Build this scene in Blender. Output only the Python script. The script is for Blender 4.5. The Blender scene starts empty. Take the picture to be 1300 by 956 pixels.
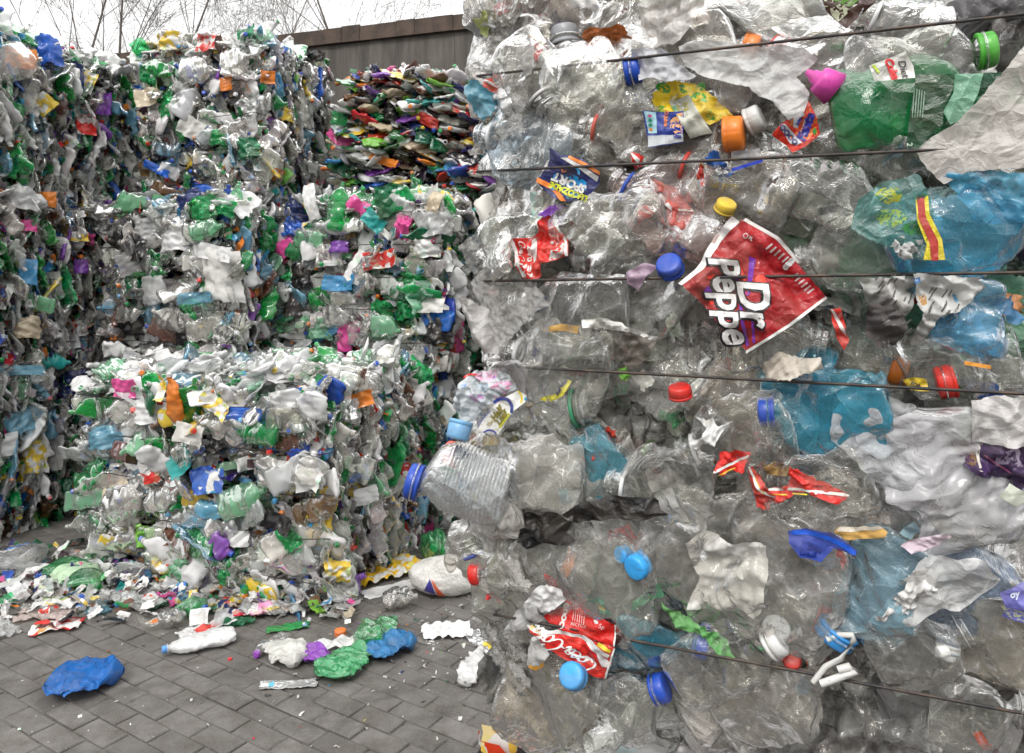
import bpy, bmesh, math, random
import numpy as np
from mathutils import Vector, Matrix

SC = bpy.context.scene
COL = SC.collection
R = math.radians
F_PX, HOR, CAMH = 950.0, 362.0, 1.55

# ------------------------------------------------------------------ camera, world, light
cam_d = bpy.data.cameras.new("camera")
cam_d.sensor_width = 36.0
cam_d.lens = F_PX / 1300.0 * 36.0
cam_d.shift_y = -(478.0 - HOR) / 1300.0
cam_d.clip_start = 0.02
cam_d.clip_end = 2000.0
cam = bpy.data.objects.new("camera", cam_d)
COL.objects.link(cam)
cam.location = (0, 0, CAMH)
cam.rotation_euler = (R(90), 0, 0)
SC.camera = cam

world = bpy.data.worlds.new("World")
SC.world = world
world.use_nodes = True
wn, wl = world.node_tree.nodes, world.node_tree.links
wn.clear()
SUN_EL, SUN_ROT = R(48), R(200)
sky = wn.new('ShaderNodeTexSky'); sky.sky_type = 'NISHITA'; sky.sun_disc = False
sky.sun_elevation = SUN_EL; sky.sun_rotation = SUN_ROT
sky.air_density = 1.0; sky.dust_density = 4.0; sky.ozone_density = 1.0
hsv = wn.new('ShaderNodeHueSaturation'); hsv.inputs['Saturation'].default_value = 0.12
wl.new(sky.outputs[0], hsv.inputs['Color'])
# overcast dome: cloud about twice as bright overhead as near the horizon
tcw = wn.new('ShaderNodeTexCoord'); spw = wn.new('ShaderNodeSeparateXYZ'); wl.new(tcw.outputs['Generated'], spw.inputs[0])
mrw = wn.new('ShaderNodeMapRange'); wl.new(spw.outputs['Z'], mrw.inputs[0])
for i_, v_ in zip((1, 2, 3, 4), (0.0, 1.0, .54, 2.05)): mrw.inputs[i_].default_value = v_
cldw = wn.new('ShaderNodeVectorMath'); cldw.operation = 'SCALE'; cldw.inputs[0].default_value = (11.9, 11.85, 11.75)
wl.new(mrw.outputs[0], cldw.inputs['Scale'])
mixw = wn.new('ShaderNodeMix'); mixw.data_type = 'RGBA'
mixw.inputs[0].default_value = 0.72          # thick even cloud in front of the clear sky
wl.new(hsv.outputs[0], mixw.inputs[6]); wl.new(cldw.outputs[0], mixw.inputs[7])
bg = wn.new('ShaderNodeBackground'); bg.inputs['Strength'].default_value = 0.12
wl.new(mixw.outputs[2], bg.inputs['Color'])
wo = wn.new('ShaderNodeOutputWorld'); wl.new(bg.outputs[0], wo.inputs[0])

sun_d = bpy.data.lights.new("sun", 'SUN'); sun_d.energy = 1.4; sun_d.angle = R(14); sun_d.color = (1, .95, .89)
sun = bpy.data.objects.new("sun", sun_d); COL.objects.link(sun)
sun.rotation_euler = (R(90) - SUN_EL, 0, R(180) - SUN_ROT)
sun.location = (0, 0, 20)

SC.view_settings.view_transform = 'Standard'
SC.view_settings.look = 'None'
SC.view_settings.exposure = 0.12
SC.view_settings.gamma = 1.0
SC.render.engine = 'CYCLES'
SC.cycles.max_bounces = 4
SC.cycles.diffuse_bounces = 2
SC.cycles.glossy_bounces = 2
SC.cycles.transmission_bounces = 2
SC.cycles.transparent_max_bounces = 9
SC.cycles.caustics_reflective = False
SC.cycles.caustics_refractive = False
SC.cycles.use_adaptive_sampling = True
SC.cycles.adaptive_threshold = 0.04
SC.cycles.use_denoising = True
SC.cycles.sample_clamp_indirect = 4.0

# ------------------------------------------------------------------ materials
def new_mat(name):
    m = bpy.data.materials.new(name); m.use_nodes = True
    m.node_tree.nodes.clear()
    return m, m.node_tree.nodes, m.node_tree.links

def math_node(n, l, op, a, b=None, clamp=False):
    x = n.new('ShaderNodeMath'); x.operation = op; x.use_clamp = clamp
    for i, v in enumerate((a, b)):
        if v is None: continue
        if isinstance(v, (int, float)): x.inputs[i].default_value = v
        else: l.new(v, x.inputs[i])
    return x.outputs[0]

def mixcol(n, l, f, a, b, bt='MIX'):
    x = n.new('ShaderNodeMix'); x.data_type = 'RGBA'; x.blend_type = bt; x.clamp_factor = True
    for i, v in ((0, f), (6, a), (7, b)):
        if isinstance(v, (int, float)): x.inputs[i].default_value = v
        elif isinstance(v, tuple): x.inputs[i].default_value = (*v[:3], 1)
        else: l.new(v, x.inputs[i])
    return x.outputs[2]

def noise(n, l, vec, scale, detail=3, rough=.55, dist=0.0):
    t = n.new('ShaderNodeTexNoise'); t.inputs['Scale'].default_value = scale
    t.inputs['Detail'].default_value = detail; t.inputs['Roughness'].default_value = rough
    t.inputs['Distortion'].default_value = dist
    l.new(vec, t.inputs['Vector'])
    return t

def ramp(n, l, v, lo, hi, a=0.0, b=1.0):
    x = n.new('ShaderNodeMapRange'); x.clamp = True
    l.new(v, x.inputs[0])
    for i, q in zip((1, 2, 3, 4), (lo, hi, a, b)): x.inputs[i].default_value = q
    return x.outputs[0]

def film_material(name, rough=.22, bump=.5, bscale=55, dirt=.3, printed=False, transl=.25, spec=.5, coat=1.0, metal=0.0, far=False):
    """thin plastic: colour and opacity come from the mesh attribute 'col', wrinkles from 'uvp' (metres)"""
    m, n, l = new_mat(name)
    at = n.new('ShaderNodeAttribute'); at.attribute_name = 'col'
    uv = n.new('ShaderNodeAttribute'); uv.attribute_name = 'uvp'
    col, alp, vec = at.outputs['Color'], at.outputs['Alpha'], uv.outputs['Vector']
    n2 = noise(n, l, vec, 14, 1 if far else 3, .6, 0 if far else .6)
    n1 = n2 if far else noise(n, l, vec, bscale * 1.4, 4, .62, 2.2)
    vo = n.new('ShaderNodeTexVoronoi'); vo.feature = 'DISTANCE_TO_EDGE'; vo.inputs['Scale'].default_value = bscale * .8
    wv = n.new('ShaderNodeVectorMath'); wv.operation = 'ADD'
    sc = n.new('ShaderNodeVectorMath'); sc.operation = 'SCALE'; sc.inputs['Scale'].default_value = .02
    l.new(n2.outputs['Color'], sc.inputs[0]); l.new(vec, wv.inputs[0]); l.new(sc.outputs[0], wv.inputs[1])
    l.new(wv.outputs[0], vo.inputs['Vector'])
    hh = n2.outputs['Fac'] if far else math_node(n, l, 'ADD', math_node(n, l, 'MULTIPLY', n1.outputs['Fac'], .6),
                   math_node(n, l, 'MULTIPLY', ramp(n, l, vo.outputs['Distance'], 0, .25), .55))
    bp = n.new('ShaderNodeBump'); bp.inputs['Strength'].default_value = bump; bp.inputs['Distance'].default_value = .012 if far else .0045
    l.new(hh, bp.inputs['Height'])
    if printed:
        v2 = n.new('ShaderNodeTexVoronoi'); v2.inputs['Scale'].default_value = 30; l.new(wv.outputs[0], v2.inputs['Vector'])
        sp = n.new('ShaderNodeSeparateColor'); l.new(v2.outputs['Color'], sp.inputs[0])
        w1 = ramp(n, l, sp.outputs[0], .60, .62)
        w2 = ramp(n, l, sp.outputs[1], .86, .88)
        c2 = mixcol(n, l, .7, v2.outputs['Color'], col)
        col = mixcol(n, l, w2, mixcol(n, l, w1, col, (.72, .72, .70)), c2)
    # grime: brownish specks and smears of the material itself
    gr = ramp(n, l, n2.outputs['Fac'], .45, .75)
    n3 = noise(n, l, vec, 170, 2, .6)
    sp3 = ramp(n, l, n3.outputs['Fac'], .66, .72)
    gcol = mixcol(n, l, math_node(n, l, 'MULTIPLY', gr, dirt), col, (.20, .165, .125))
    if not far: gcol = mixcol(n, l, math_node(n, l, 'MULTIPLY', sp3, dirt * .6), gcol, (.07, .05, .035))
    pr = n.new('ShaderNodeBsdfPrincipled')
    l.new(gcol, pr.inputs['Base Color']); pr.inputs['Roughness'].default_value = rough
    pr.inputs['Metallic'].default_value = metal
    pr.inputs['Specular IOR Level'].default_value = spec
    l.new(bp.outputs[0], pr.inputs['Normal'])
    body = pr.outputs[0]
    if transl > 0:
        tr = n.new('ShaderNodeBsdfTranslucent'); l.new(gcol, tr.inputs['Color'])
        mx = n.new('ShaderNodeMixShader'); mx.inputs[0].default_value = transl
        l.new(body, mx.inputs[1]); l.new(tr.outputs[0], mx.inputs[2]); body = mx.outputs[0]
    tp = n.new('ShaderNodeBsdfTransparent')
    # what passes through keeps the hue of the plastic but is hardly dimmed (a wall is a fraction of a millimetre)
    sc_ = n.new('ShaderNodeSeparateColor'); l.new(at.outputs['Color'], sc_.inputs[0])
    mxc = math_node(n, l, 'MAXIMUM', math_node(n, l, 'MAXIMUM', sc_.outputs[0], sc_.outputs[1]), sc_.outputs[2])
    vs = n.new('ShaderNodeVectorMath'); vs.operation = 'SCALE'; l.new(at.outputs['Color'], vs.inputs[0]); l.new(math_node(n, l, 'DIVIDE', .96, mxc), vs.inputs['Scale'])
    l.new(mixcol(n, l, .85, (1, 1, 1), vs.outputs[0]), tp.inputs['Color'])
    a2 = math_node(n, l, 'ADD', alp, math_node(n, l, 'MULTIPLY', ramp(n, l, n2.outputs['Fac'], .42, .7), .10 if far else .045), True)
    if not far:      # stress-whitened crease lines
        a2 = math_node(n, l, 'ADD', a2, math_node(n, l, 'MULTIPLY', ramp(n, l, vo.outputs['Distance'], .0, .045, 1, 0), ramp(n, l, n1.outputs['Fac'], .45, .62, 0, .26)), True)
    mx = n.new('ShaderNodeMixShader'); l.new(a2, mx.inputs[0])
    l.new(tp.outputs[0], mx.inputs[1]); l.new(body, mx.inputs[2])
    gl = n.new('ShaderNodeBsdfGlossy'); gl.inputs['Roughness'].default_value = rough * .6
    l.new(bp.outputs[0], gl.inputs['Normal'])
    fr = n.new('ShaderNodeFresnel'); fr.inputs['IOR'].default_value = 1.5; l.new(bp.outputs[0], fr.inputs['Normal'])
    fac = math_node(n, l, 'MULTIPLY', math_node(n, l, 'MULTIPLY', fr.outputs[0], coat, True), math_node(n, l, 'SUBTRACT', 1.0, alp, True))
    m2 = n.new('ShaderNodeMixShader'); l.new(fac, m2.inputs[0])
    l.new(mx.outputs[0], m2.inputs[1]); l.new(gl.outputs[0], m2.inputs[2])
    o = n.new('ShaderNodeOutputMaterial'); l.new(m2.outputs[0], o.inputs['Surface'])
    return m

M_FILM = film_material('thin plastic', .24, .75, 55, .38)
M_PET = film_material('clear bottle plastic', .10, .62, 38, .38, transl=.1, coat=1.35)
M_PRINT = film_material('printed wrapper film', .32, .35, 60, .3, printed=True, transl=.1)
M_LABEL = film_material('label film', .25, .75, 42, .45, transl=.05)
M_INK = film_material('label ink', .3, .5, 42, .45, transl=0)
M_CAP = film_material('hard cap plastic', .34, .07, 90, .5, transl=.05)
M_PAPER = film_material('paper', .8, .35, 70, .35, transl=.12, spec=.15)
M_FOIL = film_material('metallised film', .25, .6, 60, .1, transl=0, metal=.8)
MATS = [M_FILM, M_PET, M_PRINT, M_LABEL, M_INK, M_CAP, M_PAPER, M_FOIL]
MATS += [film_material('thin plastic of far bales', .2, .6, 55, far=True), film_material('bottle plastic of far bales', .16, .5, 38, .3, transl=.1, coat=1.0, far=True),
         film_material('printed film of far bales', .32, .4, 60, .25, printed=True, transl=.1, far=True), M_LABEL, M_INK, M_CAP,
         film_material('paper of far bales', .8, .4, 70, .3, transl=.12, spec=.15, far=True), M_FOIL]
FARSET = 0
FILM, PET, PRINT, LABEL, INK, CAP, PAPER, FOIL = range(8)

def simple_mat(name, build):
    m, n, l = new_mat(name)
    pr = n.new('ShaderNodeBsdfPrincipled'); o = n.new('ShaderNodeOutputMaterial'); l.new(pr.outputs[0], o.inputs[0])
    tc = n.new('ShaderNodeTexCoord')
    build(n, l, pr, tc.outputs['Object'])
    return m

def _wire(n, l, pr, v):
    t = noise(n, l, v, 60, 3)
    l.new(mixcol(n, l, ramp(n, l, t.outputs['Fac'], .4, .65), (.035, .035, .038), (.09, .065, .05)), pr.inputs['Base Color'])
    pr.inputs['Metallic'].default_value = .6; pr.inputs['Roughness'].default_value = .5
M_WIRE = simple_mat('baling wire', _wire)

# ------------------------------------------------------------------ mesh pieces (numpy)
def piece(V, Q, U=None, T=None):
    V = np.asarray(V, float)
    return dict(V=V, Q=np.asarray(Q, int).reshape(-1, 4), U=(V.copy() if U is None else np.asarray(U, float)),
                T=np.asarray([] if T is None else T, int).reshape(-1, 3))

def crease(P, seed, s, n=7, oct2=.42):
    g = np.random.RandomState(seed)
    W = P + s * .22 * np.sin(P[:, [1, 2, 0]] * (2.0 / s) + g.rand(3) * 6.28)
    out = np.zeros(len(P))
    for _ in range(n):
        d = g.normal(size=3); d /= np.linalg.norm(d)
        f = g.uniform(.45, 1.7)
        t = W @ d * (f / s) + g.rand()
        out += (np.abs(t - np.round(t)) * 2 - .5) / f
    out /= math.sqrt(n)
    if oct2: out = out + oct2 * crease(P + 3.3, seed + 991, s * .34, 6, 0)
    return out

def gridq(nx, ny, wrap=False):
    i = np.arange(nx - (0 if wrap else 1)); j = np.arange(ny - 1)
    I, J = np.meshgrid(i, j, indexing='ij'); I2 = (I + 1) % nx
    return np.stack([I * ny + J, I2 * ny + J, I2 * ny + J + 1, I * ny + J + 1], -1).reshape(-1, 4)

def sheet(w, h, seed, amp=.012, nx=9, ny=9, s=None, rag=.12, curl=.0, o2=.42):
    g = np.random.RandomState(seed)
    x, y = np.meshgrid(np.linspace(-.5, .5, nx), np.linspace(-.5, .5, ny), indexing='ij')
    x, y = x.ravel(), y.ravel()
    ang = np.arctan2(y, x); edge = np.maximum(abs(x), abs(y)) * 2
    k = 1 + rag * edge ** 3 * (np.sin(ang * 2 + g.rand() * 6) * .6 + np.sin(ang * 5 + g.rand() * 6) * .5 + np.sin(ang * 11 + g.rand() * 6) * .35)
    U = np.stack([x * w, y * h, np.zeros_like(x)], 1)
    P = np.stack([x * w * k, y * h * k, np.zeros_like(x)], 1)
    s = s or max(w, h) * .35
    z = crease(P, seed, s, 7, o2) * amp * 2
    P[:, 0] += crease(P, seed + 1, s, 5, 0) * amp * .3; P[:, 1] += crease(P, seed + 2, s, 5, 0) * amp * .3
    P[:, 2] = z + curl * (x * w) ** 2 / w * 4
    return piece(P, gridq(nx, ny), U)

PROF = [(0, .05), (.0, .62), (.015, .86), (.05, 1), (.2, 1), (.4, 1), (.62, 1), (.70, .94), (.77, .78), (.83, .56), (.875, .40)]
def bottle(seed, L=.3, r=.048, flat=.35, bend=.0, amp=.012, nr=40, na=24, s=.06, rn=.0135, ribs=0, prof=PROF, neck=True, o2=.30):
    g = np.random.RandomState(seed)
    px = np.array([p[0] for p in prof]) * L; pr_ = np.array([p[1] for p in prof]) * r
    xs = np.concatenate([[0, 0, px[2]], np.linspace(px[3], px[-1], nr)])
    rs = np.interp(xs, px[1:], pr_[1:]); rs[0] = pr_[0]
    if ribs: rs[3:] *= 1 + .022 * np.sin(xs[3:] / L * ribs * 6.28) * (xs[3:] < .66 * L)
    if neck:
        nx_ = np.array([.893, .90, .905, .917, .922, .926, .938, .942, .948, .955, .962, .969, .976, .984, .992, 1.0, 1.0, .95]) * L
        nr_ = np.array([1.05, 1, 1.0, 1.0, 1.0, 1.28, 1.28, 1.0, 1.0, 1.1, 1.0, 1.1, 1.0, 1.1, 1.0, 1.0, .84, .82]) * rn
        xs = np.concatenate([xs, nx_]); rs = np.concatenate([rs, nr_])
    m = len(xs); a = np.linspace(0, 2 * np.pi, na, endpoint=False)
    A, X = np.meshgrid(a, xs, indexing='ij'); _, RR = np.meshgrid(a, rs, indexing='ij')
    X, A, RR = X.ravel(), A.ravel(), RR.ravel()
    cy, cz = np.cos(A), np.sin(A)
    k = np.clip((.90 - X / L) / .14, 0, 1); k = k * k * (3 - 2 * k)
    U = np.stack([X, A * r, np.zeros_like(X)], 1)
    P = np.stack([X, cy * RR, cz * RR], 1)
    d = crease(P, seed, s, 7, o2) * amp * 1.6 * k
    petal = np.clip(1 - X / (L * .11), 0, 1); d = d - petal * r * .16 * (1 + np.cos(A * 5)) * .5
    P[:, 1] += cy * d; P[:, 2] += cz * d
    P[:, 2] *= 1 - (1 - flat) * k
    P[:, 1] *= 1 + (1 - flat) * .42 * k
    P[:, 2] += crease(P * [1, 1, .2], seed + 5, s * 1.5, 7, o2) * amp * 1.5 * k
    P[:, 0] += crease(P, seed + 7, s, 5, 0) * amp * .7 * k
    P[:, 1] += bend * L * ((X / L) ** 2) + g.uniform(-.02, .02)*k
    P[:, 0] -= L * .5
    return piece(P, gridq(na, m, True)[:, ::-1], U)

def lathe(prof, n=28, ridge=0.0, ridges=0):
    """prof = [(x, r)...] along x"""
    prof = np.array(prof, float); m = len(prof)
    a = np.linspace(0, 2 * np.pi, n, endpoint=False)
    A, X = np.meshgrid(a, prof[:, 0], indexing='ij'); _, RR = np.meshgrid(a, prof[:, 1], indexing='ij')
    X, A, RR = X.ravel(), A.ravel(), RR.ravel()
    if ridge: RR = RR + ridge * (np.cos(A * ridges) > 0) * (RR > RR.max() * .9)
    return piece(np.stack([X, np.cos(A) * RR, np.sin(A) * RR], 1), gridq(n, m, True)[:, ::-1], np.stack([X, A * .015, X * 0], 1))

def cap_piece(r=.0145, h=.017, n=28, ridges=0, ring=True):
    p = [(0, r * .8), (0, r * 1.03), (h * .18, r * 1.03), (h * .2, r * .98), (h * .24, r * .98), (h * .26, r), (h * .86, r * .97), (h * .96, r * .9), (h, r * .8), (h, r * .45), (h * 1.005, r * .40), (h, r * .35), (h, 0.0001)]
    return lathe(p, n, r * .035 if ridges else 0, ridges)

def tube(pts, r=.002, n=6):
    pts = [Vector(p) for p in pts]; V = []; m = len(pts)
    rr = r if hasattr(r, '__len__') else [r] * m
    up = Vector((0, 0, 1))
    for i, p in enumerate(pts):
        t = (pts[min(i + 1, m - 1)] - pts[max(i - 1, 0)]).normalized()
        s_ = t.cross(up if abs(t.z) < .9 else Vector((1, 0, 0))).normalized(); q = t.cross(s_)
        V.append([p + (s_ * math.cos(a) + q * math.sin(a)) * rr[i] for a in [k * 2 * math.pi / n for k in range(n)]])
    V = np.array([[list(V[i][k]) for i in range(m)] for k in range(n)]).reshape(-1, 3)
    return piece(V, gridq(n, m, True))

def basis(nrm, roll):
    z = Vector(nrm).normalized()
    x = z.orthogonal().normalized()
    h = Vector((0, 0, 1)) if abs(z.z) < .95 else Vector((1, 0, 0))
    x = (h.cross(z)).normalized(); y = z.cross(x)
    c, s_ = math.cos(roll), math.sin(roll)
    return np.array([[*(x * c + y * s_)], [*(-x * s_ + y * c)], [*z]])      # rows = local axes

def xf(p, B, loc, sc=1.0):
    q = dict(p); q['V'] = (p['V'] * sc) @ B + np.asarray(loc)
    return q

class Acc:
    def __init__(s): s.V = []; s.Q = []; s.T = []; s.U = []; s.C = []; s.MQ = []; s.MT = []; s.n = 0
    def add(s, p, col, mat=0, uo=None):
        k = len(p['V'])
        s.V.append(p['V']); s.Q.append(p['Q'] + s.n); s.T.append(p['T'] + s.n)
        s.U.append(p['U'] + (uo if uo is not None else np.random.rand(3) * 40))
        c = np.asarray(col, float)
        if c.ndim == 1:
            c = np.tile(np.append(c, 1.0)[:4], (k, 1))
        s.C.append(c); s.MQ.append(np.full(len(p['Q']), mat)); s.MT.append(np.full(len(p['T']), mat)); s.n += k
    def build(s, name, parent=None, loc=None, mats=None, smooth=True):
        V = np.concatenate(s.V); Q = np.concatenate(s.Q); T = np.concatenate(s.T)
        me = bpy.data.meshes.new(name)
        if loc is not None: V = V - np.asarray(loc)
        me.vertices.add(len(V)); me.vertices.foreach_set('co', V.ravel())
        me.loops.add(Q.size + T.size); me.loops.foreach_set('vertex_index', np.concatenate([Q.ravel(), T.ravel()]))
        nf = len(Q) + len(T); me.polygons.add(nf)
        st = np.concatenate([np.arange(len(Q)) * 4, Q.size + np.arange(len(T)) * 3])
        me.polygons.foreach_set('loop_start', st)
        mi = np.concatenate(s.MQ + s.MT).astype(int) + (FARSET if mats is None else 0)
        if mats is None:
            used = sorted(set(mi.tolist()))
            for u in used: me.materials.append(MATS[u])
            lut = np.zeros(32, int); lut[used] = np.arange(len(used)); mi = lut[mi]
        else:
            for u in mats: me.materials.append(u)
        me.polygons.foreach_set('material_index', mi)
        me.polygons.foreach_set('use_smooth', np.full(nf, smooth))
        a = me.attributes.new('col', 'FLOAT_COLOR', 'POINT'); a.data.foreach_set('color', np.concatenate(s.C).ravel())
        a = me.attributes.new('uvp', 'FLOAT_VECTOR', 'POINT'); a.data.foreach_set('vector', np.concatenate(s.U).ravel())
        me.update(calc_edges=True)
        o = bpy.data.objects.new(name, me); COL.objects.link(o)
        if parent: o.parent = parent
        if loc is not None: o.location = loc
        return o

def one(name, p, col, mat, parent=None, loc=None):
    a = Acc(); a.add(p, col, mat)
    if loc is None: loc = a.V[0].mean(0)
    return a.build(name, parent, loc)

def empty(name, loc, rz=0, label=None, cat=None, group=None, rot=None):
    o = bpy.data.objects.new(name, None); COL.objects.link(o); o.location = loc
    o.rotation_euler = rot if rot else (0, 0, rz); o.empty_display_size = .1
    tag(o, label, cat, group)
    return o

def tag(o, label=None, cat=None, group=None, kind=None):
    if label: o['label'] = label
    if cat: o['category'] = cat
    if group: o['group'] = group
    if kind: o['kind'] = kind
    return o

def cvt(p, parent_loc):   # express a world-space point in a part whose own origin is parent_loc
    return np.asarray(p) - np.asarray(parent_loc)

# ------------------------------------------------------------------ palette: linear rgb + opacity, material
PAL = {
 'clear': ((.70, .69, .66, .14), PET), 'milk': ((.76, .77, .77, .48), FILM), 'white': ((.84, .84, .84, .97), FILM),
 'paper': ((.76, .75, .72, 1), PAPER), 'green': ((.008, .32, .09, .52), PET), 'dgreen': ((.006, .12, .05, .8), PET),
 'lime': ((.22, .55, .07, .9), FILM), 'pgreen': ((.30, .62, .40, .5), FILM), 'blue': ((.02, .12, .55, .9), FILM), 'sky': ((.07, .33, .62, .85), FILM),
 'navy': ((.015, .03, .13, .95), FILM), 'red': ((.62, .03, .025, .97), PRINT), 'redp': ((.60, .04, .03, .97), FILM), 'yellow': ((.78, .55, .06, .95), PRINT),
 'orange': ((.80, .24, .03, .95), FILM), 'purple': ((.25, .08, .45, .92), FILM), 'pink': ((.80, .10, .36, .92), FILM),
 'black': ((.012, .012, .014, 1), FILM), 'brown': ((.17, .07, .04, .95), FILM), 'beige': ((.62, .52, .38, .95), FILM),
 'teal': ((.03, .42, .40, .85), FILM), 'bluepet': ((.22, .50, .66, .35), PET), 'print': ((.78, .77, .76, 1), PRINT),
 'printb': ((.05, .14, .50, 1), PRINT), 'printg': ((.05, .35, .10, 1), PRINT), 'silver': ((.7, .7, .7, 1), FOIL),
 'grey': ((.30, .30, .30, .8), FILM), 'brownpet': ((.16, .08, .045, .6), PET), 'dark': ((.05, .045, .045, .95), FILM)}
def palette(w):
    ks = list(w); p = np.array([w[k] for k in ks], float)
    return ks, p / p.sum()
P_BOT = palette(dict(clear=46, milk=12, white=10, green=7.5, dgreen=2.5, pgreen=3, bluepet=5, blue=1, brownpet=2, sky=1, yellow=1, purple=.6))
P_FILM = palette(dict(clear=21, milk=21, white=17, paper=6, print=10, printb=2.5, printg=1.5, red=3, green=4.5, dgreen=2.2, blue=2.8, sky=2, navy=3, yellow=2.6, orange=2.2, purple=2.4, pink=1.2, black=8, dark=4, brown=2.4, beige=3, teal=1.2, silver=1, grey=5, lime=1))
P_BIT = palette(dict(clear=20, milk=14, white=11, paper=4, print=6, printb=4, printg=3, red=5, redp=4, green=7, dgreen=4, blue=4.5, sky=4, navy=3, yellow=4, orange=4, purple=4, pink=2, black=11, dark=6, brown=3.5, beige=4, teal=2, silver=2, grey=9, lime=1.5))
P_TOP = palette(dict(milk=36, white=26, paper=8, clear=12, pgreen=4, green=5, print=8, sky=2, yellow=1.4, beige=2, purple=1.6, pink=1, lime=.8))
P_TOPB = palette(dict(clear=30, milk=26, white=26, pgreen=6, green=4, bluepet=4, yellow=2))
P_VIVID = palette(dict(milk=12, white=17, paper=9, print=10, printb=3, printg=4, red=5, redp=3, green=9, dgreen=5, navy=4, blue=2.5, sky=5, yellow=5, orange=4, purple=2.5, pink=1.8, black=7, brown=7, beige=6, teal=3, lime=3, grey=10, silver=4))
P_CAP = [((.75, .76, .78), 4), ((.03, .10, .55), 4), ((.65, .03, .02), 3), ((.02, .35, .10), 2), ((.8, .22, .03), 2), ((.10, .40, .75), 2), ((.75, .55, .05), 1)]

RG = np.random.RandomState(11)
def pick(pal):
    k = pal[0][RG.choice(len(pal[0]), p=pal[1])]
    c, m = PAL[k]
    c = np.array(c); c[:3] = np.clip(c[:3] * RG.uniform(.78, 1.15) + RG.normal(size=3) * .012, .004, .86)
    return c, m, k

LIB_B = [bottle(100 + i, L=RG.uniform(.18, .33), r=RG.uniform(.032, .055), flat=RG.uniform(.16, .45), bend=RG.uniform(-.25, .25), amp=RG.uniform(.006, .012), nr=22, na=20, s=RG.uniform(.04, .07)) for i in range(26)]
LIB_S = [sheet(RG.uniform(.08, .22), RG.uniform(.035, .10), 300 + i, amp=RG.uniform(.006, .013), nx=14, ny=10, s=RG.uniform(.05, .09), rag=RG.uniform(.02, .12), curl=RG.uniform(-.12, .12), o2=.2) for i in range(34)]
LIB_T = [sheet(RG.uniform(.03, .09), RG.uniform(.010, .045), 500 + i, amp=RG.uniform(.003, .008), nx=7, ny=5, s=.04, rag=RG.uniform(.0, .12), curl=RG.uniform(-.2, .2), o2=0) for i in range(26)]
LIB_C = cap_piece(n=14)

def jit(v, s):
    return np.asarray(v, float) + RG.normal(size=3) * s
# ------------------------------------------------------------------ bales
YAW = R(-20)
UX = np.array([math.cos(YAW), math.sin(YAW), 0]); DY = np.array([-math.sin(YAW), math.cos(YAW), 0])

def core_box(w, dp, h, inset, seed, col=(.10, .09, .08)):
    """one closed lumpy block, x from -w to 0, y from 0 to dp"""
    bm = bmesh.new(); bmesh.ops.create_cube(bm, size=1)
    bmesh.ops.subdivide_edges(bm, edges=bm.edges[:], cuts=9, use_grid_fill=True)
    V = np.array([v.co[:] for v in bm.verts])
    for f in bm.faces: pass
    Q = np.array([[v.index for v in f.verts] for f in bm.faces]); bm.free()
    V = V * [w - 2 * inset, dp - 2 * inset, h - inset] + [-w / 2, dp / 2, h / 2 - inset * .5 + .001]
    c = crease(V, seed, .25) * .03
    V[:, 1] += c; V[:, 0] += c[::-1] * .5
    V[:, 2] = np.maximum(V[:, 2], .002)
    return piece(V, Q)

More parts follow.
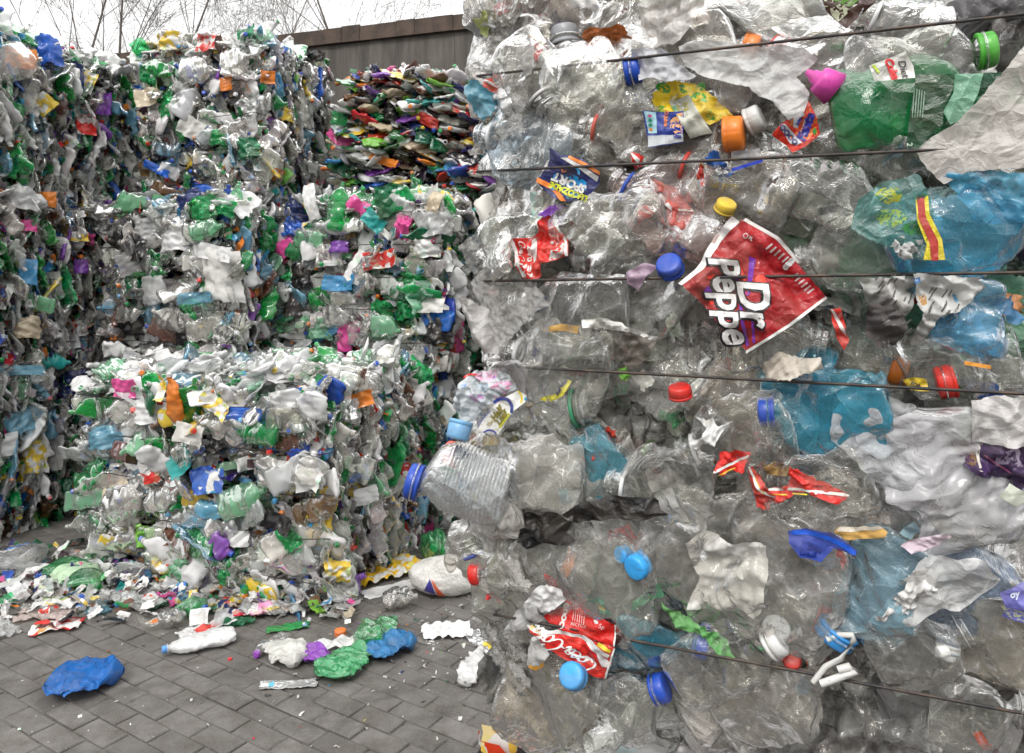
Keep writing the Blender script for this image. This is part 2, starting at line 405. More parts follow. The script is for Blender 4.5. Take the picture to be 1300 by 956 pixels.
def bale(name, label, corner, z0, w, dp, h, seed, faces='fst', nd='d', tilt=0., dens=1.0, pal_b=P_BOT, pal_s=P_FILM, pal_t=P_BIT,
         nwire=5, top_loose=1.0, group='wire-tied bales of crushed plastic in the yard', nb=100, ns=90, wires=True):
    global RG, FARSET
    FARSET = 8
    RG = np.random.RandomState(seed)
    ce = np.array([corner[0], corner[1], 0]) - UX * w / 2 + DY * dp / 2
    M = Matrix.Rotation(YAW, 4, 'Z')
    root = empty(name, (ce[0], ce[1], z0), YAW, label, 'bale', group)
    if tilt: root.rotation_euler = (0, tilt, YAW)
    off = np.array([w / 2, -dp / 2, 0])           # corner in root coordinates
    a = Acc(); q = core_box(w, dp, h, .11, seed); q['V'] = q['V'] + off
    a.add(q, (.03, .028, .026, 1), FILM); a.build('bale_core', root)  # core coloured near black to deepen the shade in the gaps
    wz = [h * (k + .6) / nwire for k in range(nwire)]
    def bulge(z): return .028 * abs(math.sin(math.pi * (z / h * nwire - .6)))
    spots = []      # (pos, normal, kind, priority)
    def place(face, n, kind):
        for _ in range(n):
            if face == 'f':
                x, z = -RG.rand() * w, RG.rand() * h
                y = RG.uniform(-.02, .105) - bulge(z)
                e = min(-x, w + x, h - z, .12); y += (.12 - e) ** 2 * 3
                p = (x, y, z)
            elif face == 's':
                y, z = RG.rand() * dp, RG.rand() * h
                x = -RG.uniform(-.015, .10) + bulge(z)
                e = min(y, dp - y, h - z, .12); x -= (.12 - e) ** 2 * 3
                p = (x, y, z)
            else:
                x, y = -RG.rand() * w, RG.rand() * dp
                z = h - .05 + RG.rand() * .085 * top_loose
                e = min(-x, y, w + x, .12); z -= (.12 - e) ** 2 * 2.5
                p = (x, y, z)
            if face == 'f': p = (p[0], p[1] + dict(b=-.014, s=.018, t=.022, c=-.01)[kind], p[2])
            if nd == 'd': nv = (0, -1, 0)
            else: nv = (0, -.25, 1)
            j = .36
            if face == 't': nv = (0, -.35, 1); j = .55
            spots.append((np.array(p), jit(nv, j), kind, face, RG.rand()))
    A = dict(f=w * h, s=dp * h, t=w * dp)
    for fc in faces:
        k = dens * (1.25 if fc == 's' else 1)
        place(fc, int(A[fc] * 135 * k), 'b'); place(fc, int(A[fc] * (170 if fc == 's' else 95) * k), 's'); place(fc, int(A[fc] * (1000 if fc == 's' else 640) * k), 't'); place(fc, int(A[fc] * 44 * k), 'c')
    def outward(s):
        p, fc = s[0], s[3]
        return {'f': -p[1], 's': p[0], 't': p[2] - h}[fc] + s[4] * .03
    stuff = Acc(); cnt = dict(b=0, s=0, c=0)
    spots.sort(key=outward, reverse=True)
    lim = dict(b=nb, s=ns, c=60)
    for p, nv, kind, fc, rr in spots:
        roll = RG.rand() * 6.28
        if RG.rand() < .8: roll = RG.choice([0, math.pi]) + RG.normal() * .34 + (1.57 if fc == 's' and nd == 'd' else 0)
        B = basis(nv, roll); uo = RG.rand(3) * 40; pl = p + off
        if kind == 'b':
            lp = LIB_B[RG.randint(len(LIB_B))]; c, m, kn = pick(P_TOPB if fc == 't' and nd == 'd' else pal_b); nm = 'crushed_bottle'
            if fc == 't': pl = pl + [0, 0, .015]
        elif kind == 's':
            if nd == 'd' and fc != 't' and top_loose > 1.2 and p[2] > h - .2 and RG.rand() < .55: fc = 't'
            lp = LIB_S[RG.randint(len(LIB_S))]; c, m, kn = pick(P_TOP if fc == 't' and nd == 'd' else pal_s); nm = 'film_scrap'
        elif kind == 't':
            lp = LIB_T[RG.randint(len(LIB_T))]; c, m, kn = pick(P_TOP if fc == 't' and nd == 'd' else pal_t); nm = ''
        else:
            lp = LIB_C; c = np.append(P_CAP[RG.choice(7, p=np.array([4, 4, 3, 2, 2, 2, 1]) / 18)][0], 1); m = CAP; nm = 'bottle_cap'
            nv = jit({'f': (0, -1, 0), 's': (1, -.3, 0), 't': (0, -.5, 1)}[fc], .6); b_ = basis(nv, 0); B = b_[[2, 0, 1]]
        if m in (PET, FILM) and c[3] < .5: c[3] += RG.uniform(.0, .2)
        if kind in 'bsc' and cnt[kind] < lim[kind]:
            cnt[kind] += 1
            a = Acc(); a.add(xf(lp, B, (0, 0, 0)), c, m, uo); o = a.build(nm, root); o.location = pl
            if kind == 'b' and RG.rand() < .6:
                x1 = lp['V'][-1]; cc = np.append(P_CAP[RG.choice(7, p=np.array([4, 4, 3, 2, 2, 2, 1]) / 18)][0], 1)
                end = lp['V'][lp['V'][:, 0] > lp['V'][:, 0].max() - .012].mean(0)
                a = Acc(); q = dict(LIB_C); q['V'] = q['V'] + end + [-.008, 0, 0]
                a.add(xf(q, B, (0, 0, 0)), cc, CAP, uo); a.build('cap', o)
        else:
            stuff.add(xf(lp, B, pl), c, m, uo)
    o = stuff.build('compressed_plastic', root); o['kind'] = 'stuff'
    if wires:
        for z in wz:
            g = .012
            pts = []
            for x in np.linspace(-w - .0, 0, 14): pts.append((x, -g - .024 + RG.normal() * .004, z + RG.normal() * .003))
            for y in np.linspace(.0, dp, 10): pts.append((g + .026 + RG.normal() * .003, y, z + RG.normal() * .003))
            pts += [(0, dp + g, z), (-w, dp + g, z), (-w - g, dp * .5, z), (-w - g, 0, z), (-w, -g - .012, z)]
            t = tube(pts, .0028, 5); t['V'] = t['V'] + off
            a = Acc(); a.add(t, (.05, .05, .05, 1), 0); a.build('baling_wire', root, mats=[M_WIRE])
    BALES.append((root, np.array(corner), z0, w, dp, h)); FARSET = 0
    return root
BALES = []

bale('plastic_bale', 'lowest bale of the middle stack, on the paving, white bags heaped on its front edge', (-.91, 3.6), 0, 1.56, 1.0, 1.03, 21, 'fst', top_loose=1.5, dens=1.1)
bale('plastic_bale', 'bale on the paving tucked behind the lowest middle bale, only its squashed side showing', (-.91 + .342 * 1.03, 3.6 + .94 * 1.03), 0, 1.56, 1.5, 1.02, 22, 'st', nb=60, ns=60)
bale('plastic_bale', 'second-tier bale right beside the left stack, black sheets standing in for shaded hollows in its face', (-1.78, 4.7), 1.06, 1.02, 1.1, 1.03, 23, 'fst')
bale('plastic_bale', 'topmost bale left of the slumped colourful one, highest against the sky', (-1.71, 5.0), 2.11, 1.02, .85, 1.12, 24, 'fst')
bale('plastic_bale', 'second-tier bale full of green bottles, directly under the slumped layered bale', (-.445, 4.68), 1.06, 1.22, 1.0, 1.04, 25, 'fst',
     pal_b=palette(dict(clear=40, milk=14, white=10, green=13, dgreen=6, pgreen=8, bluepet=5, sky=2, blue=1, pink=1)))
bale('layered_bale', 'slumped colourful bale with slanting thin layers, below the concrete wall', (.06, 5.0), 2.13, 1.5, .9, .85, 26, 'fst', nd='z', tilt=R(12), dens=1.35,
     pal_b=P_VIVID, pal_s=P_VIVID, pal_t=P_VIVID, wires=False)
bale('plastic_bale', 'pale far bale whose white and light green top peeps over the layered bale', (.5, 6.15), 2.12, 1.3, 1.0, 1.22, 27, 'ft', nb=30, ns=40, pal_s=P_TOP, wires=False)
lp = np.array([-3.147, 4.6]); dv = np.array([.342, .94])
lc = lp - dv * .75
bale('plastic_bale', 'lowest bale of the left stack, with a yellow ribbed scrap on its squashed side', tuple(lc), 0, 1.1, 1.85, 1.03, 31, 'st', dens=1.15)
bale('plastic_bale', 'middle bale of the left stack, greyish squashed side between two others', tuple(lc + [.02, 0]), 1.05, 1.1, 1.72, 1.03, 32, 'st', dens=1.15)
bale('plastic_bale', 'topmost bale of the left stack, white bags and a blue bag sticking up', tuple(lc + [-.02, 0]), 2.1, 1.1, 1.88, .97, 33, 'st', dens=1.15, top_loose=2.0)

# the bales that carry the ones in view (beside and behind them, mostly hidden from here)
HID = dict(dens=.45, nb=10, ns=12)
bale('plastic_bale', 'bale on the ground under the huge near bale', (RXC := -.035 + 1.27 * UX[0], .955 + .04 + 1.27 * UX[1]), 0, 1.3, 1.0, .95, 41, 'f', **HID)
bale('plastic_bale', 'lower bale behind the huge near bale, right of the lowest middle bale', (.92, 4.2), 0, 1.12, 1.1, 1.03, 42, 'fs', **HID)
bale('plastic_bale', 'upper bale behind the huge near bale, under the low end of the layered bale', (.92, 4.2), 1.05, 1.12, 1.1, 1.0, 43, 'fst', **HID)
bale('plastic_bale', 'lowest bale under the pale far one', (.5, 6.15), 0, 1.3, 1.0, 1.05, 44, 'f', **HID)
bale('plastic_bale', 'middle bale under the pale far one', (.5, 6.15), 1.06, 1.3, 1.0, 1.05, 45, 'fs', **HID)
# ------------------------------------------------------------------ ground
def _pav(n, l, pr, v):
    at = n.new('ShaderNodeAttribute'); at.attribute_name = 'col'
    t = noise(n, l, v, 9, 5, .65); t2 = noise(n, l, v, 160, 3, .7); t4 = noise(n, l, v, 2.2, 5, .6, 1.2)
    c = mixcol(n, l, ramp(n, l, t.outputs['Fac'], .35, .7), at.outputs['Color'], (.085, .076, .066))
    c = mixcol(n, l, ramp(n, l, t4.outputs['Fac'], .52, .66, 0, .6), c, (.05, .045, .04))
    c = mixcol(n, l, ramp(n, l, t2.outputs['Fac'], .55, .75), c, (.19, .18, .17))
    c = mixcol(n, l, ramp(n, l, t2.outputs['Fac'], .40, .28), c, (.04, .037, .034))
    l.new(c, pr.inputs['Base Color']); l.new(ramp(n, l, t.outputs['Fac'], .3, .7, .62, .9), pr.inputs['Roughness'])
    b = n.new('ShaderNodeBump'); b.inputs['Strength'].default_value = .9; b.inputs['Distance'].default_value = .004
    l.new(t2.outputs['Fac'], b.inputs['Height']); l.new(b.outputs[0], pr.inputs['Normal'])
M_PAV = simple_mat('block paving', _pav)
def _gnd(n, l, pr, v):
    mp = n.new('ShaderNodeMapping'); mp.inputs['Rotation'].default_value = (0, 0, R(32)); l.new(v, mp.inputs[0])
    b = n.new('ShaderNodeTexBrick'); l.new(mp.outputs[0], b.inputs['Vector'])
    b.inputs['Scale'].default_value = 1; b.inputs['Brick Width'].default_value = .17; b.inputs['Row Height'].default_value = .085
    b.inputs['Mortar Size'].default_value = .006
    b.inputs['Color1'].default_value = (.12, .112, .104, 1); b.inputs['Color2'].default_value = (.10, .094, .088, 1); b.inputs['Mortar'].default_value = (.04, .036, .032, 1)
    t = noise(n, l, v, 3, 5, .6)
    l.new(mixcol(n, l, ramp(n, l, t.outputs['Fac'], .35, .7), b.outputs['Color'], (.07, .065, .058)), pr.inputs['Base Color'])
    pr.inputs['Roughness'].default_value = .8
M_GND = simple_mat('yard ground', _gnd)
a = Acc()
S = 400
a.add(piece([(-S, -S, -.006), (S, -S, -.006), (S, S, -.006), (-S, S, -.006)], [(0, 1, 2, 3)]), (.1, .1, .1, 1), 0)
g_ = a.build('ground', mats=[M_GND], smooth=False); g_['kind'] = 'structure'
a = Acc(); rg = np.random.RandomState(5); pr_ang = R(-32)
ca, sa = math.cos(pr_ang), math.sin(pr_ang)
bl, bw, gap, bev = .19, .095, .007, .004
for j in range(-70, 70):
    for i in range(-38, 38):
        u0 = i * bl + (j % 2) * bl / 2; v0 = j * bw
        cx, cy = u0 * ca - v0 * sa - .6, u0 * sa + v0 * ca + 3.2
        if not (-3.4 < cx < .75 and 1.7 < cy < 4.9): continue
        h0 = rg.normal() * .0018
        tx, ty = rg.normal() * .010, rg.normal() * .016
        hx, hy = bl / 2 - gap / 2, bw / 2 - gap / 2
        V = []
        for (ex, zz) in ((0, -.02), (0, -bev), (bev, 0)):
            for sx, sy in ((-1, -1), (1, -1), (1, 1), (-1, 1)):
                lx, ly = sx * (hx - ex), sy * (hy - ex)
                V.append((cx + lx * ca - ly * sa, cy + lx * sa + ly * ca, zz + h0 + lx * tx + ly * ty))
        Qs = [(8, 9, 10, 11)] + [(r * 4 + k, r * 4 + (k + 1) % 4, r * 4 + 4 + (k + 1) % 4, r * 4 + 4 + k) for r in (0, 1) for k in range(4)]
        g0 = rg.uniform(.12, .18)
        a.add(piece(V, Qs), (g0 * 1.03, g0 * .97, g0 * .91, 1), 0)
o = a.build('paving', mats=[M_PAV], smooth=False); o['kind'] = 'structure'

# ------------------------------------------------------------------ wall
def _conc(n, l, pr, v):
    mp = n.new('ShaderNodeMapping'); mp.inputs['Scale'].default_value = (2.2, 2.2, .28); l.new(v, mp.inputs[0])
    t = noise(n, l, mp.outputs[0], 2.2, 6, .65); t2 = noise(n, l, v, 35, 4, .7); t3 = noise(n, l, v, 1.3, 4, .6)
    c = mixcol(n, l, ramp(n, l, t.outputs['Fac'], .38, .66), (.15, .135, .12), (.06, .054, .048))
    c = mixcol(n, l, ramp(n, l, t2.outputs['Fac'], .55, .8), c, (.12, .105, .09))
    c = mixcol(n, l, ramp(n, l, t3.outputs['Fac'], .5, .7, 0, .6), c, (.05, .046, .04))
    l.new(c, pr.inputs['Base Color']); pr.inputs['Roughness'].default_value = .9
    b = n.new('ShaderNodeBump'); b.inputs['Strength'].default_value = .4; b.inputs['Distance'].default_value = .01
    l.new(t2.outputs['Fac'], b.inputs['Height']); l.new(b.outputs[0], pr.inputs['Normal'])
M_CONC = simple_mat('weathered concrete', _conc)
def _cop(n, l, pr, v):
    t = noise(n, l, v, 6, 5, .65); t2 = noise(n, l, v, 50, 3, .7)
    c = mixcol(n, l, ramp(n, l, t.outputs['Fac'], .38, .66), (.095, .066, .05), (.042, .032, .026))
    c = mixcol(n, l, ramp(n, l, t2.outputs['Fac'], .6, .8), c, (.15, .11, .085))
    l.new(c, pr.inputs['Base Color']); pr.inputs['Roughness'].default_value = .85
M_COP = simple_mat('brick coping', _cop)
def boxp(x0, x1, y0, y1, z0, z1):
    V = [(x, y, z) for z in (z0, z1) for x, y in ((x0, y0), (x1, y0), (x1, y1), (x0, y1))]
    return piece(V, [(3, 2, 1, 0), (4, 5, 6, 7), (0, 1, 5, 4), (1, 2, 6, 5), (2, 3, 7, 6), (3, 0, 4, 7)])
WY = R(-17.3)
wallroot = empty('concrete_wall', (-.62, 8.06, 0), WY, 'tall dark stained concrete wall with a brown brick coping behind the bales', 'wall')
a = Acc()
for k in range(-9, 4):       # cast bays with a thin joint and a slight step between them
    a.add(boxp(k * 2.1 + .002, k * 2.1 + 2.098, (k % 2) * .004, .3, 0, 4.28), (.1, .1, .1, 1), 0)
a.build('wall_panel', wallroot, mats=[M_CONC], smooth=False)
a = Acc(); rg = np.random.RandomState(3)
for k in range(-88, 36):
    z = rg.normal() * .004
    a.add(boxp(k * .225 + .002, k * .225 + .2235, -.045 + rg.normal() * .004, .345, 4.282, 4.45 + z), (.1, .1, .1, 1), 0)
a.build('coping', wallroot, mats=[M_COP], smooth=False)

# ------------------------------------------------------------------ bare trees beyond the wall
def _bark(n, l, pr, v):
    t = noise(n, l, v, 5, 4)
    l.new(mixcol(n, l, t.outputs['Fac'], (.10, .085, .075), (.19, .165, .15)), pr.inputs['Base Color']); pr.inputs['Roughness'].default_value = .9
M_BARK = simple_mat('bark', _bark)
def bare_tree(px, Y, h, seed, label, stems=1, spread=1.0, lean=0.0, r0=.12, twig=1.0, group='bare trees beyond the wall'):
    rg = random.Random(seed); X = (px - 650) / F_PX * Y
    root = empty('bare_tree', (X, Y, 0), 0, label, 'tree', group)
    tr = Acc(); br = Acc()
    def limb(p, d, L, r, depth, acc):
        pts, rr = [p], [r]; n = 7; dd = d.copy()
        for i in range(n):
            dd = (dd + Vector((rg.gauss(0, .09), rg.gauss(0, .09), rg.gauss(.03, .05)))).normalized()
            pts.append(pts[-1] + dd * L / n); rr.append(r * (1 - .75 * (i + 1) / n))
        acc.add(tube(pts, rr, 6 if depth < 2 else 3), (.1, .1, .1, 1), 0)
        if depth >= 4: return
        k = int([13, 8, 6, 4][depth] * (twig if depth else 1))
        for _ in range(k):
            i = rg.randint(2 if depth else 3, n); ax = dd.orthogonal().normalized(); ax.rotate(Matrix.Rotation(rg.uniform(0, 6.28), 3, dd))
            nd = (dd * rg.uniform(.9, 1.3) + ax * rg.uniform(.5, .9) * spread).normalized()
            limb(pts[i], nd, L * rg.uniform(.38, .58), max(rr[i] * .42, .005), depth + 1, br)
    for s in range(stems):
        a0 = Vector(((s - (stems - 1) / 2) * .10 + lean, rg.gauss(0, .03), 1)).normalized()
        limb(Vector(((s - (stems - 1) / 2) * .75, 0, 0)), a0, h * rg.uniform(.9, 1), r0 * rg.uniform(.8, 1), 0, tr)
    tr.build('trunk', root, mats=[M_BARK]); br.build('crown', root, mats=[M_BARK])
bare_tree(136, 19, 12.5, 4, 'many-stemmed bare tree rising behind the left end of the wall coping', 3, 1.0, .0, .062, 1.0)
bare_tree(432, 24, 12.5, 9, 'single bare tree in the middle, behind the highest part of the wall', 1, 1.1, 0, .11, 1.1)
bare_tree(352, 17, 9.6, 12, 'lone thin leaning sapling beside the top of the tall middle bale', 1, .5, -.04, .05, .25)
# ------------------------------------------------------------------ the near bale
RYAW = -math.atan2(.379, .925)
RO = np.array([-.051, .97]); RU = np.array([.925, -.379]); RN = np.array([-.379, -.925])
near = empty('near_bale', (RO[0], RO[1], .97), RYAW, 'huge near bale of clear crushed drinks bottles filling the right half', 'bale', 'wire-tied bales of crushed plastic in the yard')
NZ = .97
def rp(px, py, k=0.0):
    """point of the near bale's face (pushed out by k metres) seen at photo position px, py -> bale-local coordinates"""
    px = np.asarray(px, float); py = np.asarray(py, float)
    r = (px - 650) / F_PX; o = RO + k * RN if np.isscalar(k) else RO + np.asarray(k)[:, None] * RN
    ox, oy = (o[0], o[1]) if o.ndim == 1 else (o[:, 0], o[:, 1])
    s = (r * oy - ox) / (.925 + .379 * r); dep = oy - .379 * s
    z = CAMH - (py - HOR) / F_PX * dep
    return np.stack(np.broadcast_arrays(s, -np.asarray(k, float) + 0 * s, z - NZ), -1)
def mpp(px): return float(rp(px + 1, HOR)[0] - rp(px, HOR)[0])
def face_basis(th, tx=0., ty=0., tw=0.):
    c, s = math.cos(th), math.sin(th)
    B = np.array([(c, 0, s), (-s, 0, c), (0, -1, 0)], float)
    Rm = Matrix.Rotation(tx, 3, 'X') @ Matrix.Rotation(ty, 3, 'Y') @ Matrix.Rotation(tw, 3, 'X')
    return np.array(Rm) .T @ B if False else np.array([[*(Rm @ Vector((1, 0, 0)))], [*(Rm @ Vector((0, 1, 0)))], [*(Rm @ Vector((0, 0, 1)))]]) @ B

def hb(base, neck, k=0., rpx=45, seed=0, flat=.35, col=(.62, .63, .61, .10), cap=None, ring=None, ribs=0, bend=0., amp=.0095, s=.055, tilt=0., rn=.0135, name='plastic_bottle', label=None, mat=PET, nr=80, na=72, prof=PROF, nk=True, twist=0., caplen=.017):
    """a crushed bottle whose base and mouth lie at two photo positions on the bale's face"""
    a, b = rp(*base, k), rp(*neck, k); d = b - a; L = float(np.linalg.norm(d)); th = math.atan2(d[2], d[0])
    r = rpx * mpp((base[0] + neck[0]) / 2)
    g = bottle(1000 + seed, L, r, flat, bend, amp, nr, na, s, rn, ribs, prof, nk)
    B = face_basis(th, 0, tilt, twist); c = (a + b) / 2
    A = Acc(); A.add(xf(g, B, (0, 0, 0)), col, mat); o = A.build(name, near); o.location = c
    if label: o['label'] = label
    end = np.array([L * .5, bend * L, 0])
    if cap:
        A = Acc(); q = dict(cap_piece(rn * 1.16, caplen, 44, 22)); q['V'] = q['V'] + end + [-caplen * .9, 0, 0]
        A.add(xf(q, B, (0, 0, 0)), (*cap, 1), CAP); A.build('cap', o)
    if ring:
        A = Acc(); q = lathe([(-.002, rn * 1.02), (-.002, rn * 1.28), (.002, rn * 1.28), (.002, rn * 1.02), (-.002, rn * 1.02)], 40); q['V'] = q['V'] + end + [-.021, 0, 0]
        A.add(xf(q, B, (0, 0, 0)), (*ring, 1), CAP); A.build('neck_ring', o)
    return o, B, L, r

def cap_basis(az, tilt):
    a, t = math.radians(az), math.radians(tilt)
    x = Vector((math.sin(t) * math.cos(a), -math.cos(t), math.sin(t) * math.sin(a))); y = x.orthogonal().normalized(); z = x.cross(y)
    return np.array([[*x], [*y], [*z]])
def hcap(px, py, rpx, col, k=.02, az=90, tilt=35, hpx=None, name='bottle_cap', ridges=26, label=None):
    """a loose or exposed screw cap; its closed top faces the viewer, tipped by tilt degrees towards az"""
    m = mpp(px); r = rpx * m; h = (hpx or rpx * 1.1) * m
    q = dict(cap_piece(r, h, 48, ridges)); q['V'] = q['V'] - [h / 2, 0, 0]
    A = Acc(); A.add(xf(q, cap_basis(az, tilt), (0, 0, 0)), (*col, 1), CAP); o = A.build(name, near); o.location = rp(px, py, k)
    if label: o['label'] = label
    return o

class Patch:
    """a crumpled flat piece on the bale; shapes on it are given in photo positions"""
    def __init__(s, k, seed, amp=.004, sc=.04, sx=0., sy=0., c=(0, 0)):
        s.k, s.seed, s.amp, s.sc, s.sx, s.sy, s.c = k, seed, amp, sc, sx, sy, c
    def map(s, P, lift=0.):
        P = np.asarray(P, float)
        q = rp(P[:, 0], P[:, 1], s.k)
        f = np.stack([q[:, 0], q[:, 1] * 0, q[:, 2]], 1)
        d = crease(f, s.seed, s.sc) * s.amp * 2.4 + s.sx * (P[:, 0] - s.c[0]) + s.sy * (P[:, 1] - s.c[1])
        q[:, 1] -= d + lift
        return q
    def poly(s, outline, n=None, rings=None, rag=0., lift=0., res=5.):
        O = np.array(outline, float); C = O.mean(0)
        # area centroid
        x, y = O[:, 0], O[:, 1]; x2, y2 = np.roll(x, -1), np.roll(y, -1); cr = x * y2 - x2 * y
        ar = cr.sum() / 2
        if abs(ar) > 1: C = np.array([((x + x2) * cr).sum(), ((y + y2) * cr).sum()]) / (6 * ar)
        seg = np.linalg.norm(np.roll(O, -1, 0) - O, axis=1)
        pts = []
        for i in range(len(O)):
            m = max(1, int(seg[i] / res)); t = np.arange(m) / m
            pts.append(O[i] + (O[(i + 1) % len(O)] - O[i]) * t[:, None])
        Bd = np.concatenate(pts); nb = len(Bd)
        if rag:
            g = np.random.RandomState(s.seed + 77); w = np.zeros(nb)
            for f in (3, 7, 13, 23, 41): w += np.sin(np.arange(nb) / nb * 6.283 * f + g.rand() * 6.28) * g.rand() / f ** .35
            w = w * rag * 2; dd = Bd - C; Bd = Bd + dd / np.linalg.norm(dd, axis=1)[:, None] * w[:, None]
        rr = rings or max(2, int(np.linalg.norm(Bd - C, axis=1).max() / res))
        T = np.linspace(.001, 1, rr + 1)
        P = (C + (Bd[:, None, :] - C) * T[None, :, None]).reshape(-1, 2)
        V = s.map(P, lift)
        if ar < 0: Q = gridq(nb, rr + 1, True)
        else: Q = gridq(nb, rr + 1, True)[:, ::-1]
        return piece(V, Q, np.stack([V[:, 0], V[:, 2], V[:, 0] * 0], 1))
    def band(s, A_, B_, lift=.0006, n=30, m=4):
        A_, B_ = np.array(A_, float), np.array(B_, float)
        def rs(P, n):
            d = np.r_[0, np.cumsum(np.linalg.norm(np.diff(P, axis=0), axis=1))]; t = np.linspace(0, d[-1], n)
            return np.stack([np.interp(t, d, P[:, 0]), np.interp(t, d, P[:, 1])], 1)
        a, b = rs(A_, n), rs(B_, n)
        T = np.linspace(0, 1, m + 1)
        P = (a[:, None, :] * (1 - T)[None, :, None] + b[:, None, :] * T[None, :, None]).reshape(-1, 2)
        V = s.map(P, lift)
        return piece(V, gridq(n, m + 1), np.stack([V[:, 0], V[:, 2], V[:, 0] * 0], 1))
    def stroke(s, P, w, lift=.0009, n=None, smooth=True, pen=None):
        """ribbon along P; pen=(angle, thin/thick) makes it calligraphic"""
        P = np.array(P, float)
        if smooth and len(P) > 2:
            t = np.arange(len(P)); tt = np.linspace(0, len(P) - 1, (len(P) - 1) * 6 + 1)
            out = []
            for v in tt:
                i = min(int(v), len(P) - 2); f = v - i
                p0, p1, p2, p3 = P[max(i - 1, 0)], P[i], P[i + 1], P[min(i + 2, len(P) - 1)]
                out.append(.5 * ((2 * p1) + (p2 - p0) * f + (2 * p0 - 5 * p1 + 4 * p2 - p3) * f * f + (3 * p1 - p0 - 3 * p2 + p3) * f ** 3))
            P = np.array(out)
        d = np.gradient(P, axis=0); L = np.linalg.norm(d, axis=1) + 1e-9; d /= L[:, None]; nrm = np.stack([-d[:, 1], d[:, 0]], 1)
        ww = np.full(len(P), w / 2.)
        if pen: ww = ww * (pen[1] + (1 - pen[1]) * np.abs(np.sin(np.arctan2(d[:, 1], d[:, 0]) - pen[0])))
        ww[0] *= .6; ww[-1] *= .6
        return s.band(P + nrm * ww[:, None], P - nrm * ww[:, None], lift, max(len(P), 6), 2)
    def ellipse(s, cx, cy, rx, ry, ang=0, lift=.0008):
        t = np.linspace(0, 2 * np.pi, 28, endpoint=False); c, q = math.cos(ang), math.sin(ang)
        return s.poly([(cx + rx * math.cos(a) * c - ry * math.sin(a) * q, cy + rx * math.cos(a) * q + ry * math.sin(a) * c) for a in t], lift=lift, res=3.)
    def text(s, body, cx, cy, size, ang=0, shear=0., bold=.0, xs=1., lift=.001, maxe=3., spacing=1.):
        """font outline -> triangles; ang in image degrees (clockwise on the picture)"""
        cu = bpy.data.curves.new('t', 'FONT'); cu.body = body; cu.size = 1; cu.shear = shear; cu.offset = bold
        cu.align_x = 'CENTER'; cu.align_y = 'CENTER'; cu.resolution_u = 3; cu.space_character = spacing
        ob = bpy.data.objects.new('t', cu); me = bpy.data.meshes.new_from_object(ob)
        bm = bmesh.new(); bm.from_mesh(me); bmesh.ops.triangulate(bm, faces=bm.faces[:])
        for _ in range(3):
            es = [e for e in bm.edges if e.calc_length() * size > maxe]
            if not es: break
            bmesh.ops.subdivide_edges(bm, edges=es, cuts=1); bmesh.ops.triangulate(bm, faces=bm.faces[:])
        V = np.array([v.co[:2] for v in bm.verts]); T = np.array([[v.index for v in f.verts] for f in bm.faces]); bm.free()
        bpy.data.objects.remove(ob); bpy.data.curves.remove(cu); bpy.data.meshes.remove(me)
        a = math.radians(ang); X, Y = V[:, 0] * size * xs, -V[:, 1] * size
        P = np.stack([cx + X * math.cos(a) - Y * math.sin(a), cy + X * math.sin(a) + Y * math.cos(a)], 1)
        W = s.map(P, lift)
        return piece(W, np.zeros((0, 4), int), np.stack([W[:, 0], W[:, 2], W[:, 0] * 0], 1), T)

def show(name, patch, base, col, mat=LABEL, prints=(), label=None, rag=0., res=5., back=None):
    """base piece + its print as one child"""
    pc = patch.poly(base, rag=rag, res=res) if not isinstance(base, dict) else base
    loc = pc['V'].mean(0)
    A = Acc(); A.add(pc, col, mat); o = A.build(name, near, loc)
    if label: o['label'] = label
    if prints:
        A = Acc()
        for p, c in prints: A.add(p, (*c, 1) if len(c) == 3 else c, INK)
        A.build('print', o, (0, 0, 0)).location = -loc
    return o
CLR = (.70, .68, .64, .12); MILK = (.74, .73, .71, .34); WHT = (.80, .80, .79, .97)
GREYC = (.60, .57, .52, .10)
# core and filling of the near bale
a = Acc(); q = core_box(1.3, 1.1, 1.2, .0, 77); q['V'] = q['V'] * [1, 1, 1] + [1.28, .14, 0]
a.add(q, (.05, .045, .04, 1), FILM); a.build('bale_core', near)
RG = np.random.RandomState(91)
P_NB = palette(dict(clear=90, milk=3, grey=3, pgreen=1, brownpet=2))
P_ND = palette(dict(clear=30, milk=8, white=10, dark=14, black=4, brown=4, beige=3, red=4, blue=2, sky=2, print=5, printb=2, green=3, brownpet=4, navy=2, yellow=1))
P_NS = palette(dict(clear=56, milk=6, white=4, grey=2, print=1, silver=1, sky=.8, brownpet=.6))
st = Acc(); nbt = 0
HB = [bottle(700 + i, RG.uniform(.2, .32), RG.uniform(.034, .052), RG.uniform(.2, .5), RG.uniform(-.25, .25), RG.uniform(.007, .013), 64, 56, RG.uniform(.04, .07), ribs=RG.choice([0, 0, 9, 14])) for i in range(14)]
HS = [sheet(RG.uniform(.14, .26), RG.uniform(.10, .18), 800 + i, RG.uniform(.006, .014), 50, 40, RG.uniform(.03, .06), RG.uniform(.03, .12)) for i in range(12)]
# deep layer: mixed scraps
for i in range(230):
    s_, z_, y_ = RG.uniform(.10, .86), RG.uniform(0, 1.15), RG.uniform(.06, .13)
    B = face_basis(RG.normal() * .5 + RG.choice([0, math.pi]), RG.normal() * .3, RG.normal() * .3, RG.normal() * .3)
    y_ += max(0, .06 - s_) * .8
    if i % 3 == 0: lp_ = LIB_B[RG.randint(26)]; c, m, _ = pick(P_NB); c[3] = min(1, c[3] + .15)
    else: lp_ = LIB_S[RG.randint(34)]; c, m, _ = pick(P_ND); c[3] = min(1, c[3] + .3)
    st.add(xf(lp_, B, (s_, y_, z_)), c, m)
# upper and right border and the stretch below the frame keep simple filling too
st.build('compressed_plastic', near)['kind'] = 'stuff'
